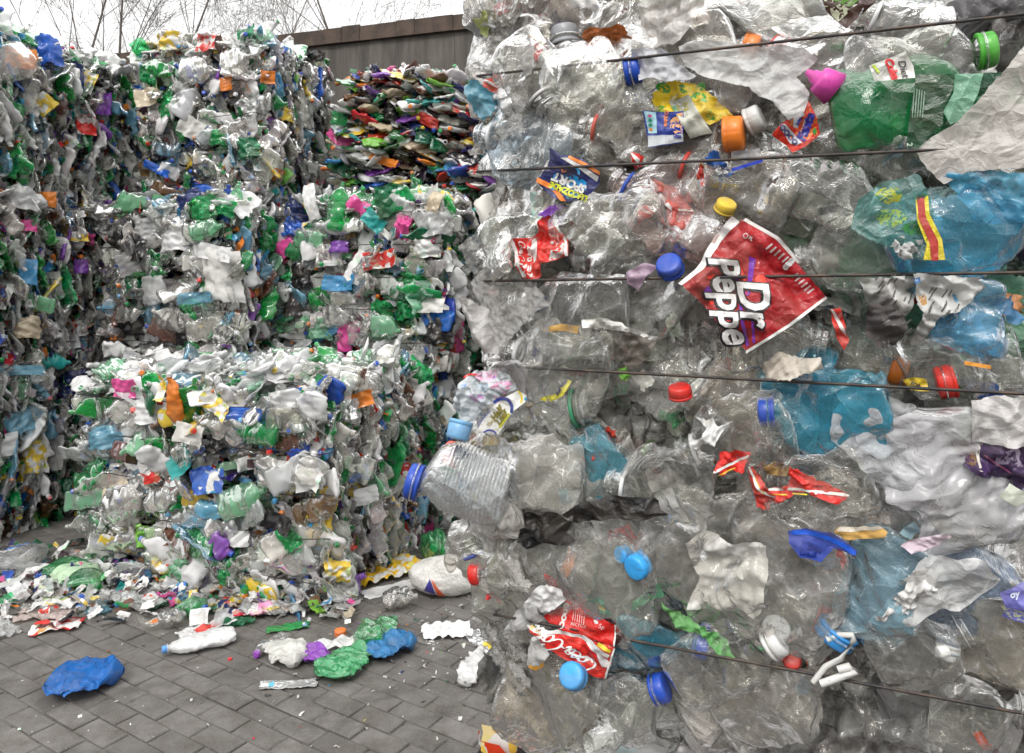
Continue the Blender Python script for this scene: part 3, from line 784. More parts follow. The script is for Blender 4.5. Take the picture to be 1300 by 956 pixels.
# middle layer: single bottles and sheets
for i in range(86):
    s_, z_, y_ = RG.uniform(.13, .74), RG.uniform(.03, 1.08), RG.uniform(.012, .065)
    y_ += max(0, .08 - s_) * .7
    B = face_basis(RG.normal() * .35 + RG.choice([0, math.pi]), RG.normal() * .2, RG.normal() * .18, RG.normal() * .2)
    if i % 2: g = HB[RG.randint(14)]; c, m, _ = pick(P_NB); nm = 'plastic_bottle'
    else: g = HS[RG.randint(12)]; c, m, _ = pick(P_NS); nm = 'film_sheet'; y_ += .02
    A = Acc(); A.add(xf(g, B, (0, 0, 0)), c, m); o = A.build(nm, near); o.location = (s_, y_, z_)
    if nm == 'plastic_bottle' and RG.rand() < .6:
        end = g['V'][g['V'][:, 0] > g['V'][:, 0].max() - .01].mean(0); cc = P_CAP[RG.choice(7, p=np.array([4, 4, 3, 2, 2, 2, 1]) / 18)][0]
        A = Acc(); cp = dict(cap_piece(.0158, .018, 36, 22)); cp['V'] = cp['V'] + end + [-.014, 0, 0]; A.add(xf(cp, B, (0, 0, 0)), (*cc, 1), CAP); A.build('cap', o)
# soft left edge of the bale: big lumps of clear film folded round the corner
for i in range(52):
    z_ = .02 + i * .0222 + RG.normal() * .01
    y_ = RG.uniform(-.04, .07)
    g = HB[RG.randint(14)] if i % 3 == 0 else HS[RG.randint(12)]
    nv = Vector((-.5, -RG.uniform(.5, 1.5), RG.normal() * .3)).normalized(); Bm = basis(nv, RG.uniform(0, 6.28))
    c = np.array(CLR if i % 3 == 0 else MILK); c[:3] *= RG.uniform(.75, 1.1); c[3] = RG.uniform(.15, .5)
    A = Acc(); A.add(xf(g, Bm, (0, 0, 0), .5), c, PET if i % 3 == 0 else FILM); o = A.build('plastic_bottle' if i % 3 == 0 else 'film_sheet', near); o.location = (.040 + RG.normal() * .009 + max(y_, 0) * .4, y_ + .015, z_)
# baling wires, bent round the corner
def nwire(ys, k=.034, px0=606):
    pts = []
    for f in np.linspace(0, 1, 24):
        px = 1500 + (px0 - 1500) * f
        y = np.interp(px, [600, 1300, 1500], [ys[0], ys[1], ys[1] + (ys[1] - ys[0]) * .285])
        kk = k - .045 * max(0, f - .955) / .045
        p = rp(px, y, kk + .004 * math.sin(px * .02 + ys[0]) + RG.normal() * .0008); pts.append(p)
    z = pts[-1][2]
    pts += [(pts[-1][0] + .01, pts[-1][1] + .03, z), (.0, .3, z), (.02, .8, z), (.02, 1.22, z)]
    A = Acc(); A.add(tube(pts, .0017, 8), (.05, .05, .05, 1), 0); A.build('baling_wire', near, mats=[M_WIRE])
for w_ in ((97, 18), (218, 185), (357, 346), (463, 500), (775, 906)): nwire(w_)

# small torn bits of label, paper and film caught in the face
P_SM = palette(dict(white=16, paper=10, red=8, redp=5, print=7, printb=5, sky=4, blue=3, green=5, lime=3, yellow=4, orange=3, purple=3, black=5, beige=4, silver=4, navy=3, pink=1))
for i in range(95):
    s_, z_, y_ = RG.uniform(.02, .68), RG.uniform(.10, .95), RG.uniform(-.022, .03)
    B = face_basis(RG.uniform(0, 6.28), RG.normal() * .35, RG.normal() * .35, RG.normal() * .3); c, m, _ = pick(P_SM)
    q = sheet(RG.uniform(.012, .05), RG.uniform(.006, .024), 2600 + i, .004, 14, 9, .014, .22, RG.uniform(-.3, .3))
    A = Acc(); A.add(xf(q, B, (0, 0, 0)), c, m); o = A.build('torn_scrap', near); o.location = (s_, y_, z_)
# the left flanks of the near bale and of the bale under it, turned away from this camera
FARSET = 8
for root_, x0, y0, y1, z1, n_ in ((near, .025, .10, 1.2, 1.2, 420), (BALES[10][0], -.58, -.30, .5, .90, 320)):
    st = Acc()
    for i in range(n_):
        B = basis(jit((-1, 0, 0), .4), RG.uniform(0, 6.28)); c, m, _ = pick(P_NS if i % 2 else P_FILM)
        q = LIB_B[RG.randint(26)] if i % 3 == 0 else LIB_S[RG.randint(34)]
        st.add(xf(q, B, (x0 + RG.uniform(-.02, .05), RG.uniform(y0, y1), RG.uniform(.02, z1))), c, m)
    st.build('flank_plastic', root_)['kind'] = 'stuff'
FARSET = 0
# ------------------------------------------------------------------ recognisable pieces pressed into the near bale's face
NAVY = (.012, .02, .10); INKW = (.80, .80, .78); RED = (.62, .015, .012); YEL = (.80, .60, .03); SKY = (.03, .33, .68); ORG = (.85, .24, .04)
CAPB = (.012, .07, .45); CAPR = (.68, .02, .015); CAPLB = (.04, .36, .80); CAPG = (.10, .50, .06)

SCRIPT = {'C': [[(1.55, 1.35), (1.75, 1.75), (1.45, 2.05), (.85, 1.85), (.25, 1.2), (.1, .5), (.45, .0), (1.0, .05), (1.5, .5)]],
 'o': [[(.5, 1.0), (.12, .75), (.05, .3), (.35, .0), (.75, .25), (.8, .75), (.5, 1.0), (.75, .9), (1.05, .9)]],
 'c': [[(.78, .75), (.5, 1.0), (.12, .65), (.1, .2), (.45, .0), (.95, .35)]],
 'a': [[(.8, .85), (.45, 1.0), (.08, .6), (.1, .1), (.4, .05), (.8, .8)], [(.85, 1.0), (.72, .3), (.85, .0), (1.15, .35)]],
 '-': [[(.0, .45), (.3, .55), (.55, .5)]],
 'l': [[(.0, .3), (.5, 1.1), (.72, 1.9), (.5, 2.05), (.3, 1.2), (.3, .2), (.55, .0), (.9, .35)]]}
ADV = {'C': 1.45, 'o': .95, 'c': .92, 'a': 1.08, '-': .6, 'l': .75}
def script(pt, body, cx, cy, xh, ang, col=INKW, w=.24):
    tot = sum(ADV[c] for c in body); x = -tot / 2; out = []; a = math.radians(ang)
    for ch in body:
        for st_ in SCRIPT[ch]:
            P = []
            for (u, v) in st_:
                X = (x + u + .28 * v) * xh; Y = -(v - .6) * xh
                P.append((cx + X * math.cos(a) - Y * math.sin(a), cy + X * math.sin(a) + Y * math.cos(a)))
            out.append((pt.stroke(P, xh * w * 1.25, .0011, pen=(a + math.radians(-20), .35)), col))
        x += ADV[ch]
    return out

# --- clear bottles lying in the face: base position, mouth position
hb((668, 150), (640, 8), -.0, 38, 1, .45, (.62, .60, .57, .3), cap=CAPR, rn=.0122, label='clear bottle upright with a red cap')
hb((735, 215), (716, 36), .0, 42, 2, .4, (.60, .59, .55, .22), cap=(.33, .34, .36), rn=.0145, caplen=.024, label='clear bottle with a grey flip cap')
hb((850, 70), (712, 150), .002, 46, 3, .4, (.6, .6, .58, .22), cap=(.02, .02, .022), rn=.0130, ribs=8)
hb((905, 190), (738, 160), .006, 40, 4, .35, CLR, ring=(.66, .05, .03), rn=.0155)
hb((735, 180), (606, 172), .008, 38, 5, .35, (.5, .56, .6, .2), ring=(.7, .72, .75), rn=.0135, amp=.007)
hb((1075, 100), (1262, 62), .012, 34, 6, .45, (.6, .6, .58, .25), cap=CAPG, rn=.0150, ribs=0, amp=.005, label='clear bottle with a bright green cap')
hb((940, 60), (800, 120), -.004, 45, 7, .3, CLR)
hb((640, 240), (830, 330), -.006, 60, 8, .25, GREYC, amp=.013)
hb((1010, 255), (848, 205), .004, 42, 9, .4, CLR, ring=(.6, .04, .03), rn=.0140)
hb((920, 300), (778, 228), .008, 44, 10, .4, (.62, .52, .50, .2), ring=CAPB, rn=.0150)
hb((1130, 520), (965, 523), .012, 44, 11, .4, (.05, .30, .40, .45), cap=CAPB, rn=.0135, amp=.008, label='teal water bottle with a dark blue cap')
hb((1020, 440), (1085, 555), -.006, 34, 12, .35, (.06, .30, .40, .4))
hb((740, 615), (568, 575), .030, 34, 13, .40, (.72, .71, .67, .22), cap=(.80, .12, .07), rn=.0135, label='clear bottle with a coral red cap sticking out at the edge', tilt=.0, amp=.008)
hb((1075, 760), (775, 690), .014, 70, 14, .34, (.70, .69, .66, .10), cap=None, rn=.0140, amp=.012, s=.06, nr=140, na=120)
hb((830, 720), (600, 728), .014, 62, 15, .35, (.66, .66, .62, .12), cap=CAPR, rn=.0125, s=.07, label='clear bottle with a red cap at the bale edge', amp=.009)
hb((1145, 680), (1056, 812), .016, 44, 16, .4, (.35, .52, .60, .28), cap=(.04, .25, .60), rn=.0175, ribs=9, amp=.007, label='pale blue bottle leaning with a wide blue cap')
hb((700, 760), (898, 822), .012, 30, 17, .4, (.04, .20, .27, .5), cap=CAPB, rn=.0125, amp=.006, label='dark teal bottle with a blue cap')
hb((590, 540), (752, 515), .004, 42, 18, .35, (.6, .62, .58, .2), ring=(.01, .30, .14), rn=.0190, ribs=0)
hb((1240, 700), (1200, 832), .006, 46, 19, .3, (.3, .36, .44, .3), cap=(.75, .76, .78), rn=.0105, amp=.008)
hb((1290, 870), (1300, 740), .006, 60, 20, .3, (.42, .40, .36, .3))
hb((985, 850), (965, 790), .010, 26, 21, .5, CLR, ring=(.02, .40, .12), rn=.0150)
hb((640, 790), (596, 682), .006, 34, 22, .45, (.55, .56, .5, .3), ring=CAPB, rn=.0150)
hb((880, 500), (1000, 570), -.004, 50, 23, .3, GREYC)
hb((870, 400), (780, 300), -.002, 52, 24, .3, (.5, .5, .48, .15), ribs=7)
hb((1130, 330), (1320, 260), .014, 58, 25, .4, (.12, .46, .62, .30), s=.07, amp=.007, label='translucent sky blue bottle')
hb((800, 590), (715, 630), .010, 36, 26, .35, (.16, .40, .48, .25), amp=.009)
hb((1260, 360), (1240, 470), .012, 36, 27, .4, (.16, .42, .60, .35), nk=False, label='cut blue bottle end')
hb((660, 560), (840, 640), -.002, 44, 28, .3, (.62, .6, .56, .3))
hb((1225, 700), (1130, 500), .016, 58, 29, .3, (.76, .76, .78, .45), ribs=13, amp=.008, s=.035, nk=False, label='ribbed pearly bottle squashed flat')
hb((935, 620), (1130, 660), -.002, 50, 30, .3, (.6, .56, .52, .25))
hb((640, 850), (760, 905), .004, 44, 31, .35, GREYC)
hb((905, 900), (1060, 850), .004, 44, 32, .35, CLR, ribs=8)
hb((1120, 130), (980, 60), -.006, 50, 33, .3, CLR)
# more crushed bottles whose outlines, ribs, shoulders and mouths read on the face
for i_, (ba, ne, rp_, kk_, ri, cp_) in enumerate([((775, 478), (640, 440), 40, .020, 9, None), ((842, 262), (700, 292), 36, .018, 0, None), ((985, 232), (1125, 262), 38, .014, 8, (.7, .7, .72)),
        ((1210, 52), (1085, 18), 36, .014, 10, None), ((690, 118), (812, 88), 36, .018, 0, CAPB), ((925, 408), (1050, 436), 38, .012, 9, None), ((800, 392), (650, 384), 38, .016, 0, None),
        ((868, 880), (990, 812), 36, .022, 8, (.7, .7, .7)), ((1180, 872), (1300, 902), 42, .020, 0, None), ((700, 908), (845, 872), 38, .022, 10, CAPB), ((1110, 610), (975, 645), 38, .016, 0, None),
        ((1240, 432), (1120, 442), 40, .014, 0, None), ((905, 640), (770, 612), 36, .020, 9, None), ((1300, 470), (1190, 486), 36, .010, 7, (.66, .03, .02)), ((760, 730), (640, 690), 40, .018, 0, None),
        ((1010, 540), (860, 575), 38, .016, 8, None), ((1270, 640), (1160, 610), 36, .014, 0, None), ((1150, 300), (1010, 330), 38, .004, 9, None), ((640, 60), (700, 140), 30, .020, 0, None), ((1110, 845), (1230, 800), 38, .016, 9, None)]):
    hb(ba, ne, kk_, rp_, 200 + i_, .36, (.76, .76, .73, .03), cap=cp_, ribs=ri, amp=.0055, s=.075, rn=.0140, ring=(None if cp_ or i_ % 3 else (.72, .73, .74)))
# dark green bottle with a wrap-around band
o_, B_, L_, r_ = hb((1058, 165), (1262, 120), .020, 46, 40, .38, (.005, .17, .055, .72), nk=False, s=.09, amp=.006, label='dark green bottle with a black label band')
# big ribbed water container bulging from the corner
BIGP = [(0, .05), (.0, .62), (.015, .86), (.05, .96), (.2, 1), (.5, 1), (.62, .97), (.72, .85), (.80, .66), (.86, .46), (.90, .36)]
hb((636, 652), (526, 604), .060, 37, 41, .95, (.80, .84, .86, .24), cap=(.02, .07, .42), rn=.0185, ribs=26, s=.06, amp=.0015, prof=BIGP, name='water_bottle', label='big ribbed round bottle with a royal blue cap bulging from the edge', tilt=-.30, twist=.2)

# --- loose caps and small hard pieces
hcap(850, 338, 16, CAPB, .032, 100, 35)
hcap(921, 262, 13, (.78, .55, .05), .026, 60, 60)
hcap(863, 497, 14, CAPR, .028, 95, 72)
hcap(809, 719, 15, CAPLB, .040, 200, 25)
hcap(790, 704, 10, CAPLB, .030, 180, 30)
hcap(727, 858, 15, CAPLB, .044, 100, 30)
hcap(1005, 838, 12, (.60, .05, .04), .010, 90, 30)
hcap(1196, 827, 8, INKW, .030, 190, 62, 14, ridges=12)
hcap(932, 170, 22, (.85, .22, .02), .022, 2, 86, 24, label='wide orange screw cap')
hcap(958, 152, 18, (.62, .62, .60), .012, 20, 80, 20)
hcap(985, 800, 18, (.50, .52, .54), .014, 80, 50)
# stepped pink closure
m_ = mpp(1043)
q = lathe([(0, 0), (0, 4 * m_), (9 * m_, 6 * m_), (9 * m_, 8 * m_), (18 * m_, 10 * m_), (18 * m_, 16 * m_), (22 * m_, 18 * m_), (44 * m_, 23 * m_), (44 * m_, 20 * m_), (24 * m_, 15 * m_)], 40)
q['V'] = q['V'] - [24 * m_, 0, 0]
A = Acc(); A.add(xf(q, face_basis(-.6, 0, .30, 0), (0, 0, 0)), (.72, .07, .42, 1), CAP); o_ = A.build('spout_cap', near); o_.location = rp(1043, 103, .03); o_['label'] = 'stepped bright pink spout cap'

# --- torn labels, with what is printed on them
K = .030
def grow(P, px):
    P = np.array(P, float); c = P.mean(0); d = P - c
    return (c + d * (1 + px / np.linalg.norm(d, axis=1)[:, None])).tolist()
# dark red soft-drink label
dp_ = Patch(K + .006, 61, .0065, .06)
DRB = [(940, 278), (985, 303), (1048, 376), (1000, 412), (946, 446), (918, 418), (884, 378), (867, 361), (893, 340), (918, 300)]
DRR = (.40, .012, .018)
pr_ = [(dp_.band([(938, 281), (915, 304), (893, 342), (867, 362)], [(929, 274), (905, 300), (883, 342), (861, 360)]), INKW),
       (dp_.band([(1048, 376), (1000, 412), (946, 446)], [(1050, 379), (1002, 415), (946, 450)]), INKW),
       (dp_.band([(942, 279), (985, 304), (1012, 334)], [(946, 276), (990, 302), (1016, 332)], n=20), (.62, .58, .56))]
for t_ in range(7):
    a_ = -.9 + t_ * .42
    pr_.append((dp_.band([(948, 368), (948 - 54 * math.cos(a_), 368 - 54 * math.sin(a_) * .8)], [(952, 374), (948 - 50 * math.cos(a_ + .17), 368 - 50 * math.sin(a_ + .17) * .8)], .0005, 12), (.75, .04, .02) if t_ % 2 else (.16, .02, .35)))
pr_ += [(dp_.band([(938, 384), (946, 440)], [(942, 384), (950, 440)], .0006), (.20, .03, .45)), (dp_.band([(954, 400), (955, 436)], [(957, 400), (958, 436)], .0006), (.20, .03, .45)),
        (dp_.ellipse(965, 360, 8, 11, 0, .0005), (.75, .05, .02))]
for (tx_, cx_, cy_, sz_, an_) in (('Dr', 955, 382, 56, 80), ('Peppe', 924, 380, 50, 79)):
    pr_.append((dp_.text(tx_, cx_, cy_, sz_ * 1.0, an_, .28, .075, .92, .0011), (.012, .008, .012)))
    pr_.append((dp_.text(tx_, cx_ + 1.0, cy_ - .8, sz_, an_, .28, .028, .92, .0017), (.78, .77, .76)))
pr_ += [(dp_.ellipse(946, 299, 3.6, 3.6, 0, .0006), (.66, .6, .6)), (dp_.ellipse(946, 299, 2.4, 2.4, 0, .0011), DRR), (dp_.text('PL', 953, 303, 6, 35, 0, .05), (.7, .66, .66)),
        (dp_.text('8', 998, 338, 14, 40, 0, .06), (.62, .6, .6)), (dp_.text('8', 1003, 333, 14, 40, 0, .06), (.62, .6, .6))]
for t_ in range(5): pr_.append((dp_.band([(972 + t_ * 5, 316 + t_ * 4), (980 + t_ * 5, 309 + t_ * 4)], [(973.6 + t_ * 5, 317.6 + t_ * 4), (981.6 + t_ * 5, 310.6 + t_ * 4)], .0006, 5, 1), (.62, .5, .5)))
for t_ in range(6): pr_.append((dp_.band([(1004 + t_ * 4, 352 + t_ * 4), (1012 + t_ * 4, 346 + t_ * 4)], [(1005.5 + t_ * 4, 353.5 + t_ * 4), (1013.5 + t_ * 4, 347.5 + t_ * 4)], .0006, 5, 1), (.62, .5, .5)))
show('drink_label', dp_, DRB, (*DRR, 1), LABEL, pr_, 'large dark red label with white letters turned on end', res=3.)

# red label with white script, torn, upper left
c1 = Patch(K - .004, 62, .006, .035)
CR = (.70, .025, .018)
pr_ = [(c1.band([(650, 305), (661, 352)], [(653, 304), (664, 352)], n=20), INKW), (c1.band([(697, 268), (711, 290), (720, 307), (722, 325)], [(694, 268), (708, 291), (717, 308), (719, 325)]), INKW),
       (c1.poly([(662, 352), (663, 338), (671, 330), (679, 352)]), (.62, .60, .58)), (c1.poly([(700, 318), (706, 308), (720, 308), (722, 324), (698, 331)]), (.60, .58, .56)),
       (c1.text('zero', 671, 322, 11, 95, .1, .03), (.8, .74, .72)), (c1.ellipse(677, 318, 4, 16, -.1), (.72, .70, .68)), (c1.ellipse(702, 300, 3, 2), INKW), (c1.ellipse(701, 308, 2.5, 2), INKW)]
pr_ += script(c1, 'Coca-Cola', 660, 322, 3.4, 98)
show('drink_label', c1, [(697, 267), (708, 285), (720, 305), (722, 325), (700, 331), (688, 336), (686, 351), (679, 357), (661, 353), (655, 328), (649, 304), (672, 300), (683, 296), (686, 283)], (*CR, 1), LABEL, pr_, 'torn red label with a folded corner', rag=.8, res=3.)
# navy sports-drink label
c2 = Patch(K - .002, 63, .003, .05)
pr_ = [(c2.band([(680, 231), (700, 241), (711, 255)], [(682, 225), (703, 235), (718, 255)]), ORG), (c2.band([(722, 201), (742, 211), (762, 223)], [(724, 198), (744, 207), (763, 219)]), ORG),
       (c2.band([(713, 201), (735, 214), (758, 231)], [(721, 201), (742, 212), (761, 225)]), (.72, .72, .72)), (c2.band([(691, 216), (698, 202)], [(684, 226), (693, 204)], n=12), (.75, .75, .74)),
       (c2.poly([(702, 222), (712, 217), (728, 222), (744, 231), (745, 242), (728, 252), (708, 252), (700, 240)], rag=1.), (.015, .30, .68)), (c2.poly([(712, 214), (719, 212), (719, 218), (713, 219)]), ORG),
       (c2.text('SPORT', 723, 232, 15, 204, .1, .05, 1.0, .0016), INKW), (c2.text('LUCOZADE', 722, 243, 10.5, 202, .1, .05, .95, .0016), (.70, .76, .04)),
       (c2.stroke([(708, 237), (722, 249), (742, 250)], 1.6, .0015), (.75, .75, .10)), (c2.stroke([(736, 222), (735, 216), (731, 212)], 3, .0015), (.02, .36, .72)),
       (c2.stroke([(705, 240), (698, 238)], 5, .0014), (.02, .36, .72))]
show('drink_label', c2, [(699, 188), (714, 197), (740, 202), (762, 221), (761, 232), (752, 244), (740, 252), (718, 256), (700, 250), (681, 232), (683, 225), (692, 203), (698, 201)], (.018, .025, .14, 1), LABEL, pr_, 'navy and sky blue label printed upside down', res=3.)
# orange soft-drink label
c3 = Patch(K - .008, 64, .003, .03)
pr_ = [(c3.poly([(1024, 131), (1037, 150), (1038, 170), (1010, 182), (1001, 176), (1004, 155), (1018, 138)], rag=.8), (.78, .18, .02)), (c3.poly([(1014, 172), (1006, 182), (1030, 156), (1032, 150), (1022, 150)]), (.75, .74, .8)),
       (c3.text('Fanta', 1023, 162, 15, 292, .15, .07, 1.1), (.03, .03, .30)), (c3.band([(990, 162), (1003, 182), (1012, 184)], [(996, 158), (1010, 172), (1018, 181)]), (.72, .74, .80)),
       (c3.text('OOOO', 1001, 172, 9, 48, 0, .06), (.02, .04, .30)), (c3.stroke([(1010, 162), (1012, 150), (1020, 144)], 7), (.66, .70, .78)), (c3.text('mini', 1014, 155, 6, 300, 0, .05, lift=.0016), (.03, .06, .4)), (c3.ellipse(1034, 166, 2.5, 4), (.05, .42, .06))]
show('drink_label', c3, [(1026, 128), (1036, 148), (1041, 170), (1022, 186), (1006, 194), (998, 184), (980, 172), (984, 166), (999, 153), (1008, 156), (1018, 143)], (.62, .03, .015, 1), LABEL, pr_, 'small orange and red label with blue letters', res=3.)
# bottom red label with white script
c4 = Patch(K + .006, 65, .004, .05)
pr_ = script(c4, 'Coca-Cola', 718, 822, 10.0, 217)
pr_ += [(c4.band([(724, 804), (744, 813), (758, 830), (763, 848)], [(733, 804), (757, 818), (772, 838), (776, 845)]), (.62, .60, .60)), (c4.band([(670, 792), (684, 802), (700, 802), (735, 808)], [(672, 790), (686, 797), (712, 799), (738, 805)]), (.74, .72, .70)),
        (c4.band([(738, 806), (756, 820), (772, 834)], [(742, 805), (760, 817), (776, 829)]), INKW), (c4.band([(674, 794), (688, 803)], [(677, 791), (691, 799)], n=10), (.80, .55, .03)), (c4.band([(762, 812), (778, 822)], [(760, 816), (776, 826)], n=10), (.80, .62, .03)),
        (c4.stroke([(722, 824), (732, 833), (744, 835), (752, 843)], 2.2, .0014), INKW), (c4.band([(781, 819), (765, 864)], [(783, 820), (767, 866)]), INKW)]
show('drink_label', c4, [(671, 791), (700, 799), (742, 808), (782, 818), (776, 842), (765, 866), (752, 862), (716, 836), (690, 815), (676, 800)], (*CR, 1), LABEL, pr_, 'bright red label with large white script running upside down', res=3.)
c5 = Patch(K + .000, 66, .004, .06)
pr_ = [(c5.text('OOOO', 715, 782, 8, 100, 0, .08, 1.1), (.66, .62, .60)), (c5.band([(782, 790), (780, 817)], [(784, 790), (782, 818)]), INKW), (c5.ellipse(758, 787, 3.4, 2, .4), INKW), (c5.text('5p', 766, 792, 8, 20), (.8, .6, .6))]
for t_ in range(6): pr_.append((c5.band([(726 + t_ * 3, 772 + t_ * 1.2), (726 + t_ * 3, 788 + t_ * .8)], [(727 + t_ * 3, 772 + t_ * 1.2), (727 + t_ * 3, 788 + t_ * .8)], .0008, 5, 1), (.8, .5, .48)))
pr_.append((c5.text('RECYCLE', 735, 793, 5, 8), (.8, .66, .64)))
show('drink_label', c5, [(690, 727), (703, 736), (717, 752), (728, 762), (750, 775), (783, 790), (780, 817), (742, 807), (700, 794), (688, 784), (716, 768), (706, 750), (692, 738)], (.62, .02, .016, 1), LABEL, pr_, 'red back label with small print and barcode lines', res=3.)
w1 = Patch(K + .010, 67, .005, .03)
show('paper_disc', w1, [(680, 747), (695, 742), (712, 750), (718, 762), (704, 774), (688, 782), (678, 770), (668, 762)], (.80, .80, .80, 1), FILM, [(w1.stroke([(683, 752), (700, 752), (708, 762), (696, 772)], 1.2), (.62, .62, .64))], 'round white foil lid', rag=.6, res=3.)
show('film_sheet', Patch(K + .004, 68, .006, .05), [(640, 800), (655, 776), (676, 758), (692, 786), (672, 796)], (.62, .62, .62, .7), FILM, rag=1.)
show('film_sheet', Patch(K + .002, 69, .006, .05), [(672, 815), (678, 802), (700, 828), (694, 838), (668, 846)], (.66, .66, .66, .9), FILM, rag=1.)
show('card_scrap', Patch(K - .002, 70, .003, .03), [(671, 845), (694, 829), (690, 846), (680, 852)], (.75, .38, .06, 1), PAPER, [(Patch(K - .0015, 70, .003, .03).poly([(676, 843), (690, 833), (685, 845)]), (.5, .54, .62))])
# yellow-green flower-print film, small blue label, red fragments
c6 = Patch(K - .014, 71, .006, .04)
pr_ = [(c6.poly([(cx + 9 * math.cos(t) * sx, cy + 6 * math.sin(t)) for t in np.linspace(0, 6.28, 9)[:-1]], rag=1.), (.03, .30, .03)) for cx, cy, sx in ((842, 112, 1), (866, 112, 1), (888, 108, .8), (838, 139, .9), (894, 124, .9), (903, 146, .7), (884, 122, .9))]
pr_ += [(c6.poly([(848, 128), (874, 120), (892, 150), (904, 168), (876, 176), (862, 150)], lift=.0012), (.52, .53, .46)), (c6.text('LE', 866, 136, 15, -15, 0, .05, lift=.002), (.45, .42, .12)), (c6.text('MON', 858, 141, 7, 60, 0, .04, lift=.002), (.12, .4, .2))]
show('film_sheet', c6, [(830, 118), (848, 104), (880, 103), (906, 122), (932, 148), (915, 152), (900, 158), (860, 145), (828, 140)], (.78, .56, .02, .97), LABEL, pr_, 'yellow film printed with green leaves', rag=1.5, res=3.)
c7 = Patch(K - .006, 72, .003, .04)
pr_ = [(c7.band([(818, 142), (822, 168)], [(832, 142), (833, 168)], n=10), (.42, .68, .78)), (c7.poly([(858, 170), (850, 163), (850, 153), (858, 144), (867, 143), (867, 170)]), (.82, .42, .16)), (c7.band([(821, 171), (868, 171)], [(822, 186), (868, 180)], n=12), (.50, .54, .58)),
       (c7.text('O.Juice', 845, 150, 7, 90, 0, .04), (.75, .2, .05)), (c7.text('Vita', 860, 174, 7, 0, 0, .04, lift=.0016), (.02, .03, .3))]
for t_ in range(4): pr_.append((c7.ellipse(825, 147 + t_ * 5.5, 2.4, 1.8, lift=.0014), [(.5, .03, .2), (.02, .35, .2), (.02, .35, .2), (.7, .25, .03)][t_]))
show('drink_label', c7, [(816, 141), (868, 141), (868, 181), (823, 187), (820, 170)], (.008, .04, .32, 1), LABEL, pr_, 'royal blue label with half an orange slice', res=3.)
for sd, P, c in ((73, [(800, 194), (818, 198), (812, 214), (806, 216)], (.66, .03, .02)), (74, [(893, 205), (905, 216), (896, 239), (884, 228)], (.66, .03, .02)), (75, [(822, 225), (860, 240), (880, 268), (866, 300), (852, 312), (845, 292), (850, 262), (830, 244)], (.55, .10, .08)),
                 (76, [(810, 262), (822, 260), (830, 274), (812, 284)], (.66, .04, .03)), (77, [(678, 50), (694, 48), (690, 60), (684, 78), (676, 72)], (.64, .03, .02)), (78, [(1054, 392), (1066, 390), (1078, 432), (1072, 444), (1062, 432)], (.70, .03, .02)),
                 (79, [(664, 78), (676, 74), (676, 84), (666, 90)], (.58, .04, .04)), (80, [(615, 102), (624, 97), (632, 112), (628, 120), (618, 112)], (.66, .06, .04)), (84, [(772, 672), (800, 664), (812, 690), (806, 700), (772, 700)], (.60, .03, .02)),
                 (85, [(1062, 684), (1078, 696), (1086, 712), (1070, 722), (1060, 704)], (.62, .03, .02))):
    pp = Patch(K - .012, sd, .005, .025); C_ = np.mean(P, 0)
    show('label_scrap', pp, P, (*c, .95), LABEL, [(pp.band([P[0], tuple(C_), P[2]], [tuple(np.array(P[0]) + [4, 1]), tuple(C_ + [5, -2]), tuple(np.array(P[2]) + [-3, -4])], n=10), (.74, .70, .68))], rag=1., res=3.)
pp = Patch(K - .010, 86, .004, .03); show('label_scrap', pp, [(672, 44), (692, 56), (698, 64), (690, 70), (678, 58)], (.62, .05, .03, 1), LABEL, [(pp.band([(674, 46), (690, 58)], [(678, 44), (694, 56)], n=8), YEL), (pp.band([(680, 52), (692, 66)], [(684, 52), (697, 65)], n=8), INKW)], res=3.)
pp = Patch(K - .010, 87, .004, .03); show('label_scrap', pp, [(889, 208), (905, 215), (898, 236), (884, 224)], (.62, .03, .02, 1), LABEL, [(pp.band([(890, 208), (905, 213)], [(891, 211), (904, 216)], n=8), YEL), (pp.band([(886, 216), (898, 230)], [(889, 213), (900, 227)], n=8), INKW)], res=3.)
# red foil, middle right
for sd, P in ((88, [(908, 596), (918, 572), (938, 568), (950, 580), (944, 600), (930, 592), (918, 602)]), (89, [(950, 592), (966, 600), (975, 620), (985, 628), (976, 650), (962, 640), (952, 618)]), (90, [(975, 622), (1002, 616), (1002, 590), (1030, 606), (1078, 630), (1064, 640), (1036, 628), (1004, 622), (985, 640)])):
    pp = Patch(K - .006, sd, .008, .03); C_ = np.mean(P, 0)
    show('label_scrap', pp, P, (.68, .025, .018, 1), LABEL, [(pp.stroke([P[0], tuple(C_), P[len(P) // 2]], 3.2), INKW), (pp.stroke([tuple(np.array(P[0]) + [4, 5]), tuple(C_ + [5, 5])], 2), YEL)], rag=1.5, res=3.)
show('film_sheet', Patch(K - .010, 91, .005, .03), [(968, 590), (985, 586), (1004, 594), (998, 606), (975, 602)], (.55, .33, .10, .9), FILM, rag=1.)
